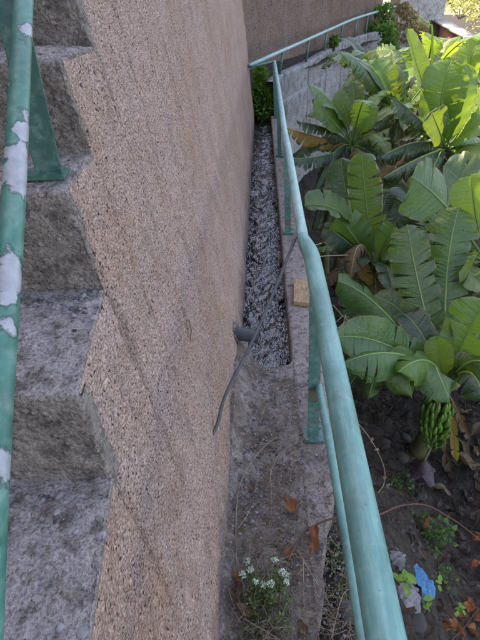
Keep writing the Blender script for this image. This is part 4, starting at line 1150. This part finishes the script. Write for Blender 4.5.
dry_leaf('dry_leaf', SLB(237, 583)+Vector((0, 0, 0.025)), 0.05, 0.02, M_ORANGE, 'small orange brown leaf against the wall foot by the weed', 0.9, seed=6, group='tan dry leaves round the flowering weed')
dry_leaf('dry_leaf', SLB(302, 630)+Vector((0, 0, 0.02)), 0.045, 0.02, M_BROWN, 'brown leaf scrap at the bottom edge right of the weed', 0.4, seed=8, group='tan dry leaves round the flowering weed')
dry_leaf('dry_leaf', SLB(252, 488)+Vector((0, 0, 0.012)), 0.05, 0.02, M_BROWN, 'brown crumpled leaf near the wall foot on the slab', 0.2, seed=7, group='tan dry leaves round the flowering weed')
# dry grass stalks
stalks = [([(237, 575), (236, 530), (240, 490), (255, 462), (275, 442), (304, 434)], 'long pale grass stalk curving across the slab from the wall', 0.0022),
          ([(269, 484), (273, 470), (283, 455), (305, 440)], 'grass stalk forked towards the railing post base', 0.0018),
          ([(237, 531), (246, 522), (252, 508)], 'short pale stalk on the left of the slab', 0.002),
          ([(285, 540), (305, 553)], 'short pale stalk below the orange leaves', 0.002),
          ([(297, 552), (330, 607)], 'straight pale stalk lying diagonally by the kerb', 0.0025),
          ([(303, 560), (304, 620)], 'straight stalk lying along the kerb', 0.002),
          ([(228, 588), (232, 605), (238, 612)], 'pale stalk beside the wall at the bottom', 0.002),
          ([(240, 618), (255, 630), (272, 636)], 'pale stalk below the flowering weed', 0.0025),
          ([(224, 610), (230, 640)], 'grey stalk at the wall foot by the bottom edge', 0.0025),
          ([(270, 470), (271, 500), (271, 530)], 'thin straight stalk on the middle of the slab', 0.0015),
          ([(260, 425), (266, 410), (276, 412), (279, 425)], 'small curl of dry grass near the water opening', 0.0016),
          ([(303, 517), (302, 548)], 'thin stalk beside the kerb edge', 0.0014),
          ([(331, 640), (342, 600), (356, 588)], 'thin pale stalk leaning past the kerb at the bottom', 0.0016)]
for k, (pp, lab, r) in enumerate(stalks):
    pts = [SLB(*p)+Vector((0, 0, 0.010+0.02*math.sin(math.pi*i/(len(pp)-1 or 1)))) for i, p in enumerate(pp)]
    g_ = Geo(); sp = smooth_path(pts, 6); g_.tube(sp, [r*(1.2-0.8*i/len(sp)) for i in range(len(sp))], 5)
    o = g_.build('grass_stalk', M_STRAW); tag(o, lab, 'grass stalk', 'dry grass stalks on the slab')
# loose litter and grit
R = random.Random(31); g_ = Geo()
for k in range(4200):
    x = R.uniform(-0.13, 0.32); yy_ = R.uniform(0.3, 1.9)
    if R.random() > (0.95-0.55*abs(yy_-0.75)): continue
    a = R.uniform(0, 6.28); l = R.uniform(0.008, 0.05)*(1.4 if yy_ < 0.9 else 0.8); zc = 0.012+abs(R.gauss(0, 0.008))
    d_ = Vector((math.cos(a), math.sin(a), R.uniform(-0.15, 0.25)))*l
    m_ = Vector((x, yy_, zc))+d_*0.5+Vector((R.uniform(-.2, .2)*l, R.uniform(-.2, .2)*l, 0.1*l))
    g_.tube([(x, yy_, zc), m_, Vector((x, yy_, zc))+d_], R.uniform(0.0005, 0.0013), 3, False)
for k in range(520):
    x = max(-0.11, min(0.16, R.gauss(-0.02, 0.07))); yy_ = R.uniform(0.55, 1.05)
    a = R.uniform(0, 6.28); l = R.uniform(0.02, 0.09); zc = 0.012+abs(R.gauss(0, 0.015))
    d_ = Vector((math.cos(a), math.sin(a), R.uniform(-0.1, 0.3)))*l
    g_.tube([(x, yy_, zc), Vector((x, yy_, zc))+d_*0.5+Vector((R.uniform(-.25, .25)*l, R.uniform(-.25, .25)*l, 0.15*l)), Vector((x, yy_, zc))+d_], R.uniform(0.0005, 0.0012), 3, False)
o = g_.build('dry_twigs', M_STRAW); tag(o, 'fine dry grass and twig litter covering the slab', kind='stuff')
g_ = Geo(); R = random.Random(77)
for k in range(2300):
    x = R.uniform(-0.12, 0.32); yy_ = R.uniform(0.3, 2.15)
    stone_geo(g_, (x, yy_, 0.010), R.choice((0.002, 0.003, 0.003, 0.004, 0.006)), R)
for i in range(4, 9):
    f, zt_ = fronts[i], treads[i]; yb = fronts[i+1]
    for k in range(330):
        q = R.random()**1.6
        yy_ = yb-0.012-q*(yb-f-0.03)
        x = float(wall_x(yy_, zt_))-0.025-R.random()*0.42
        stone_geo(g_, (x, yy_, zt_-0.001), R.choice((0.002, 0.002, 0.003, 0.003, 0.004, 0.006)), R)
for (px, py, zt_, n, sx_, sy_) in ((88, 302, 1.182, 160, 16, 10), (60, 300, 1.182, 80, 20, 10), (70, 500, 0.99, 120, 22, 14), (60, 50, 1.58, 50, 20, 3)):
    for k in range(n):
        p = Wz(R.gauss(px, sx_*0.7), R.gauss(py, sy_*0.7), zt_+0.002)
        if p.x > float(wall_x(p.y, zt_))-0.02: continue
        stone_geo(g_, p, R.choice((0.002, 0.003, 0.004, 0.005)), R)
for k in range(420):      # rubble gathered along the foot of the wall
    yy_ = R.uniform(0.5, 2.3); x = -0.10+abs(R.gauss(0, 0.07))
    stone_geo(g_, (x, yy_, 0.010+0.02*math.exp(-(x+0.12)/0.03)), R.choice((0.002, 0.003, 0.004, 0.006, 0.009)), R)
o = g_.build('grit', M_GRAVEL, None, False); tag(o, 'loose grit scattered on the steps and the slab', kind='stuff')
# larger pebbles on the steps
import bmesh
_bm = bmesh.new(); bmesh.ops.create_icosphere(_bm, subdivisions=2, radius=1)
ico2 = np.array([tuple(v.co) for v in _bm.verts]); icoF = [tuple(v.index for v in f.verts) for f in _bm.faces]; _bm.free()
R = random.Random(78)
for (px, py, zt_, r) in ((84, 296, 1.182, 0.010), (74, 316, 1.182, 0.009), (93, 318, 1.182, 0.011), (27, 331, 1.182, 0.009), (60, 497, 0.99, 0.012), (57, 512, 0.99, 0.010), (76, 532, 0.99, 0.007), (101, 536, 0.99, 0.010), (60, 628, 0.99, 0.009), (82, 632, 0.99, 0.009), (62, 47, 1.58, 0.008), (99, 305, 1.182, 0.008)):
    p = Wz(px, py, zt_+0.003)
    A = ico2*(1+0.5*fbm(ico2+R.uniform(0, 40), 1.2, 3)[:, None])*np.array([R.uniform(0.7, 1.2), R.uniform(0.7, 1.2), R.uniform(0.4, 0.7)])*r*0.8
    o = mk('pebble', [p+Vector(a) for a in A], icoF, M_GRAVEL, None, True); tag(o, 'small grey pebble lying loose on '+{0.99: 'the lowest tread in view', 1.182: 'the second tread from the bottom', 1.58: 'the topmost tread in view'}[zt_], 'pebble', 'pebbles on the stair treads')

# flowering weed
fwp = SLB(262, 612)
wd = thing('flowering_weed', fwp, 'low weed with greenish white flower heads growing at the wall foot', 'weed')
R = random.Random(41); g1 = Geo(); g2 = Geo()
heads = [(247, 562), (243, 575), (250, 570), (281, 572), (287, 582), (264, 585), (271, 584), (275, 560), (285, 575), (256, 582)]
for k, (px, py) in enumerate(heads):
    top = Wz(px, py, 0.085+0.03*R.random()); b = fwp+Vector((R.uniform(-0.03, 0.03), R.uniform(-0.02, 0.05), 0))
    pth = smooth_path([b, b.lerp(top, 0.5)+Vector((0, 0, 0.01)), top], 6); g2.tube(pth, 0.0014, 4)
    for q in pth[4:]: foliage_geo(q, (0.010, 0.010, 0.008), 7, 0.011, R, g1)
    gh = Geo()
    for j in range(50):
        v = Vector((R.gauss(0, 1), R.gauss(0, 1), abs(R.gauss(0, 1)))).normalized()*R.uniform(0.4, 1.0)
        stone_geo(gh, top+Vector((v.x*0.013, v.y*0.013, v.z*0.012)), R.uniform(0.0014, 0.0026), R, 1.0)
    gh.build('flower_head', M_FLOWER, wd, False)
for k in range(36):
    b = fwp+Vector((R.uniform(-0.05, 0.07), R.uniform(-0.07, 0.07), 0)); e = b+Vector((R.uniform(-0.04, 0.04), R.uniform(-0.03, 0.06), R.uniform(0.02, 0.08)))
    g2.tube([b, b.lerp(e, 0.5)+Vector((0, 0, 0.01)), e], 0.0010, 4)
    for t_ in (0.5, 1.0): foliage_geo(b.lerp(e, t_), (0.010, 0.010, 0.008), 6, 0.013, R, g1)
g1.build('foliage', M_WEEDG, wd, False); g2.build('stem', M_STRAW, wd)
# small green weeds beyond the kerb
for k, (px, py, n, sz, lab) in enumerate(((343, 565, 40, 0.10, 'small green weed just outside the kerb near the lower rail'), (342, 600, 30, 0.08, 'tiny weed outside the kerb near the bottom edge'), (430, 540, 90, 0.20, 'patch of low green weeds on the soil below the bananas'), (395, 485, 40, 0.15, 'low weed on the soil left of the banana flower'), (440, 575, 30, 0.12, 'little weed on the bank near the blue plastic'), (258, 634, 30, 0.06, 'green weed sprigs at the bottom edge of the slab'))):
    p = G(px, py) if k != 5 else SLB(px, py)
    shrub('weed', p, [((R.uniform(-.5, .5)*sz, R.uniform(-.5, .5)*sz, sz*0.2), (sz*0.55, sz*0.55, sz*0.25)) for q in range(3)], n, sz*0.22, M_WEED, lab, 'weed', 'small weeds', 90+k, 0.0015)
# bright seedlings on the bank
for k, (px, py, n, L, lab) in enumerate(((404, 575, 7, 0.058, 'bright green seedling above the grey plastic scrap'), (436, 581, 5, 0.055, 'bright green seedling right of the blue plastic'), (425, 600, 6, 0.060, 'bright green seedling over the blue plastic'), (458, 605, 5, 0.045, 'pale green seedling at the lower right'))):
    p = G(px, py); t = thing('seedling', p, lab, 'seedling', 'bright seedlings on the bank'); R = random.Random(200+k)
    hgt = 0.12; top = p+Vector((-0.04, -0.08, hgt))
    g_ = Geo(); g_.tube(smooth_path([p, p+Vector((-0.01, -0.03, hgt*0.6)), top], 5), 0.0022, 5); g_.build('stem', M_WEEDLIGHT, t)
    for j in range(n):
        az = 6.283*j/n+R.uniform(-0.4, 0.4); dv = Vector((math.cos(az), math.sin(az), R.uniform(-0.1, 0.5))).normalized()
        sd_ = dv.cross(Vector((0, 0, 1))).normalized(); l = L*R.uniform(0.7, 1.25); w_ = l*0.27
        q0 = top+Vector((R.uniform(-.5, .5)*L, R.uniform(-.5, .5)*L, R.uniform(-0.02, 0.015)))
        P = np.array([[tuple(q0+dv*(l*(0.12+u))+sd_*(w_*v*math.sin(math.pi*(0.06+0.9*u))**0.8)+Vector((0, 0, -0.25*l*u*u+0.10*w_*abs(v)))) for v in (-1, -0.5, 0, 0.5, 1)] for u in np.linspace(0, 1, 7)])
        grid('leaf', P, M_WEEDLIGHT, t)

# bramble stem crossing under the rails, withered leaves at its end
vn = thing('dry_vine', G(472, 600), 'reddish dry bramble stem crossing behind the rail with withered orange leaves', 'vine')
vp = smooth_path([W(288, 560, 0.97), W(302, 535, 1.08), W(320, 523, 1.12), W(345, 516, 1.14), W(375, 516, 1.20), W(400, 506, 1.32), W(425, 505, 1.40), W(447, 516, 1.42), W(470, 532, 1.42), W(492, 552, 1.42)], 7)
g_ = Geo(); g_.tube(vp, [0.0042-0.00002*k for k in range(len(vp))], 6); g_.build('stem', M_TWIG, vn)
vp2 = smooth_path([vp[-1]]+[G(*q)+(CAM-G(*q)).normalized()*0.07 for q in ((486, 590), (470, 620), (452, 640))], 7)
g_ = Geo(); g_.tube(vp2, 0.003, 6); g_.build('stem', M_TWIG, vn)
R = random.Random(55)
for k, (px, py, Y, L) in enumerate(((426, 523, 1.40, 0.05), (478, 538, 1.83, 0.09), (476, 565, 1.8, 0.08), (470, 605, 1.72, 0.10), (478, 615, 1.72, 0.10), (462, 618, 1.68, 0.09), (452, 622, 1.66, 0.08), (446, 628, 1.64, 0.09), (458, 632, 1.64, 0.10), (472, 632, 1.66, 0.10))):
    o = dry_leaf('leaf', (W(px, py, Y) if k == 0 else G(px, py)+(CAM-G(px, py)).normalized()*0.06), L*1.0, L*0.5, M_ORANGE, '', R.uniform(0, 6), R.uniform(-0.9, 0.9), R.uniform(0.7, 1.6), seed=300+k, parent=vn)
v2 = thing('dry_tendril', W(362, 430, 1.9), 'pale dry tendril with curled leaf scraps hanging right of the rail', 'vine')
vp = smooth_path([W(352, 418, 1.75), W(362, 428, 1.9), W(374, 445, 1.95), W(384, 468, 1.95), W(383, 486, 1.9), W(371, 499, 1.8)], 7)
g_ = Geo(); g_.tube(vp, 0.003, 5); g_.build('stem', M_STRAW, v2)
for k, (px, py) in enumerate(((372, 440), (377, 450), (385, 478), (388, 486), (383, 492))):
    dry_leaf('leaf', W(px, py, 1.93), 0.035, 0.014, M_STRAW, '', R.uniform(0, 6), R.uniform(-0.9, 0.9), 1.6, seed=330+k, parent=v2)
v3 = thing('dry_tendril', W(325, 250, 2.4), 'thin pale dry stalk sticking out from the railing towards the bananas', 'vine')
g_ = Geo(); g_.tube(smooth_path([W(304, 258, 2.3), W(325, 256, 2.6), W(348, 255, 3.0)], 6), 0.003, 5); g_.tube(smooth_path([W(306, 242, 2.3), W(314, 245, 2.4), W(322, 243, 2.5)], 4), 0.0022, 5); g_.build('stem', M_STRAW, v3)
v4 = thing('dry_tendril', W(345, 322, 2.5), 'tangle of whitish dry stalks between the rail and the front banana leaves', 'vine')
g_ = Geo()
for (a, b, c) in (((333, 305), (345, 318), (362, 330)), ((336, 322), (345, 316), (356, 326)), ((334, 328), (342, 326), (346, 314)), ((332, 340), (340, 332), (348, 324))):
    g_.tube(smooth_path([W(*a, 2.35), W(*b, 2.45), W(*c, 2.55)], 5), 0.0024, 4)
g_.build('stem', M_STRAW, v4)

# plastic scraps
def scrap(name, px, py, sx_, sy_, m, label, seed, rot):
    p = G(px, py); q = np.zeros((16, 16, 3))
    U, Vv = np.meshgrid(np.linspace(-1, 1, 16), np.linspace(-1, 1, 16), indexing='ij')
    pp = np.stack([U, Vv, 0*U+seed], -1)
    q[..., 0] = U*sx_*(1+0.3*fbm(pp, 1.5, 2)); q[..., 1] = Vv*sy_*(1+0.3*fbm(pp+5, 1.5, 2)); q[..., 2] = 0.05+0.05*fbm(pp, 2.0, 4, 0.7)+0.03*np.abs(fbm(pp+9, 3.5, 2))-0.03*(U*U+Vv*Vv)
    M_ = Euler((0.1, 0.5, rot)).to_matrix()
    V = [p+M_ @ Vector(k) for k in q.reshape(-1, 3)]
    o = mk(name, V, grid_faces(16, 16), m, None, True); tag(o, label, 'plastic scrap')
scrap('plastic_bag', 419, 586, 0.05, 0.08, M_BLUE, 'crumpled blue plastic bag on the soil bank', 3.0, 0.4)
scrap('plastic_sheet', 402, 598, 0.065, 0.07, M_PLASTIC, 'torn grey plastic sheet beside the blue bag', 8.0, 0.1)
scrap('plastic_wrapper', 394, 560, 0.045, 0.03, M_PLASTIC, 'pale plastic wrapper by the rail above the grey sheet', 12.0, 0.0)

# ------------------------------------------------------------------ stones and leaf litter on the garden soil
R = random.Random(91)
def big_stone(px, py, r, label='rough grey stone half sunk in the banana plot soil', grp='stones on the garden soil'):
    p = G(px, py); g_ = Geo()
    import bmesh
    bm = bmesh.new(); bmesh.ops.create_icosphere(bm, subdivisions=3, radius=1)
    A = np.array([tuple(v.co) for v in bm.verts]); F = [tuple(v.index for v in f.verts) for f in bm.faces]; bm.free()
    sc = np.array([R.uniform(0.8, 1.3), R.uniform(0.8, 1.3), R.uniform(0.5, 0.8)])
    A = A*(1+0.45*fbm(A+R.uniform(0, 40), 1.3, 3)[:, None])*sc*r
    c, s_ = math.cos(R.uniform(0, 6)), math.sin(R.uniform(0, 6))
    V = [p+Vector(a)+Vector((0, 0, r*0.15)) for a in A]
    o = mk('stone', V, F, M_STONE, None, True); tag(o, label, 'stone', grp)
for (px, py, r, lab) in ((405, 440, 0.075, 'largest grey stone left of the hanging banana bunch'), (401, 459, 0.055, 'grey stone just below the largest stone by the banana bunch'), (390, 466, 0.04, 'small dark stone lowest in the row left of the bunch'),
        (420, 497, 0.04, 'stone on the soil below the purple banana flower'), (416, 545, 0.035, 'stone above the blue plastic bag'), (463, 548, 0.045, 'stone near the right edge under the dry bramble stem'), (470, 500, 0.03, 'small stone at the right edge above the bramble stem'),
        (445, 524, 0.03, 'small stone right of the low weed patch'), (414, 622, 0.04, 'stone below the blue plastic bag near the bottom edge'), (385, 590, 0.045, 'stone beside the top rail left of the grey plastic sheet'),
        (352, 592, 0.035, 'pale stone outside the kerb behind the lower rail'), (347, 612, 0.04, 'stone outside the kerb lowest behind the lower rail'), (384, 442, 0.04, 'stone close to the top rail above the dry tendril'), (452, 592, 0.03, 'small stone by the pale seedling at the lower right')):
    big_stone(px, py, r, lab)
g_ = Geo()
for k in range(3600):
    x = R.uniform(0.4, 4.0); yy_ = R.uniform(0.6, 4.6)
    stone_geo(g_, (x, yy_, float(ground_z(x, yy_))+0.004), R.choice((0.005, 0.006, 0.008, 0.01, 0.012, 0.016, 0.022)), R)
o = g_.build('soil_stones', M_STONE, None, False); tag(o, 'small stones and clods strewn over the garden soil', kind='stuff')
g_ = Geo()
for k in range(5200):
    x = R.uniform(0.5, 4.5); yy_ = R.uniform(0.9, 5.5)
    if R.random() > 0.35+0.65*float(smoothstep(1.3, 2.1, x)*smoothstep(1.5, 2.4, yy_)): continue
    p = Vector((x, yy_, float(ground_z(x, yy_))+R.uniform(0.003, 0.035)))
    a = R.uniform(0, 6.28); d_ = Vector((math.cos(a), math.sin(a), R.uniform(-.3, .35))).normalized(); s_ = d_.cross(Vector((R.uniform(-.8, .8), R.uniform(-.8, .8), 1))).normalized(); u_ = s_.cross(d_)
    l = R.uniform(0.02, 0.13); w_ = l*R.uniform(0.06, 0.22)
    V = []
    for i_ in range(5):
        t_ = i_/4; q = p+d_*(l*(t_-0.5))+u_*(l*0.2*math.sin(t_*3.1+k))+s_*(l*0.08*math.sin(k*1.7+t_*4)); ww_ = w_*(0.35+0.65*math.sin(math.pi*(0.15+0.75*t_)))*R.uniform(0.6, 1.2)
        V += [q-s_*ww_+u_*ww_*0.6, q, q+s_*ww_+u_*ww_*0.6]
    g_.add(V, grid_faces(5, 3))
o = g_.build('leaf_litter', M_LITTER, None, False); tag(o, 'brown dead leaf litter under the banana plants', kind='stuff')
for k, (px, py, L, w_, rt, lab) in enumerate(((470, 468, 0.30, 0.10, 1.2, 'large curled brown banana leaf scrap right of the flower bud'), (462, 452, 0.22, 0.05, 0.6, 'brown leaf strip above the large curled scrap'), (438, 494, 0.20, 0.05, 1.3, 'tan leaf scrap lying below the flower bud'),
        (475, 435, 0.26, 0.06, 2.2, 'grey brown leaf strip at the right edge of the plot'), (452, 425, 0.22, 0.04, 0.4, 'dark leaf strip right of the banana bunch'), (478, 490, 0.2, 0.05, 0.2, 'pale dry strip at the right edge below the curled scrap'), (465, 415, 0.2, 0.05, 1.9, 'dry leaf scrap under the right leaves of the front plant'), (446, 470, 0.26, 0.05, 0.1, 'brown sheath leaning beside the flower bud'), (475, 455, 0.24, 0.05, 2.8, 'twisted brown strip at the right edge beside the curled scrap'))):
    dry_leaf('banana_leaf_scrap', G(px, py)+Vector((0, 0, 0.05)), L, w_, M_BROWN, lab, rt, R.uniform(-0.2, 0.4), R.uniform(0.8, 1.7), 'dead banana leaf scraps on the soil', 400+k, 'leaf scrap')
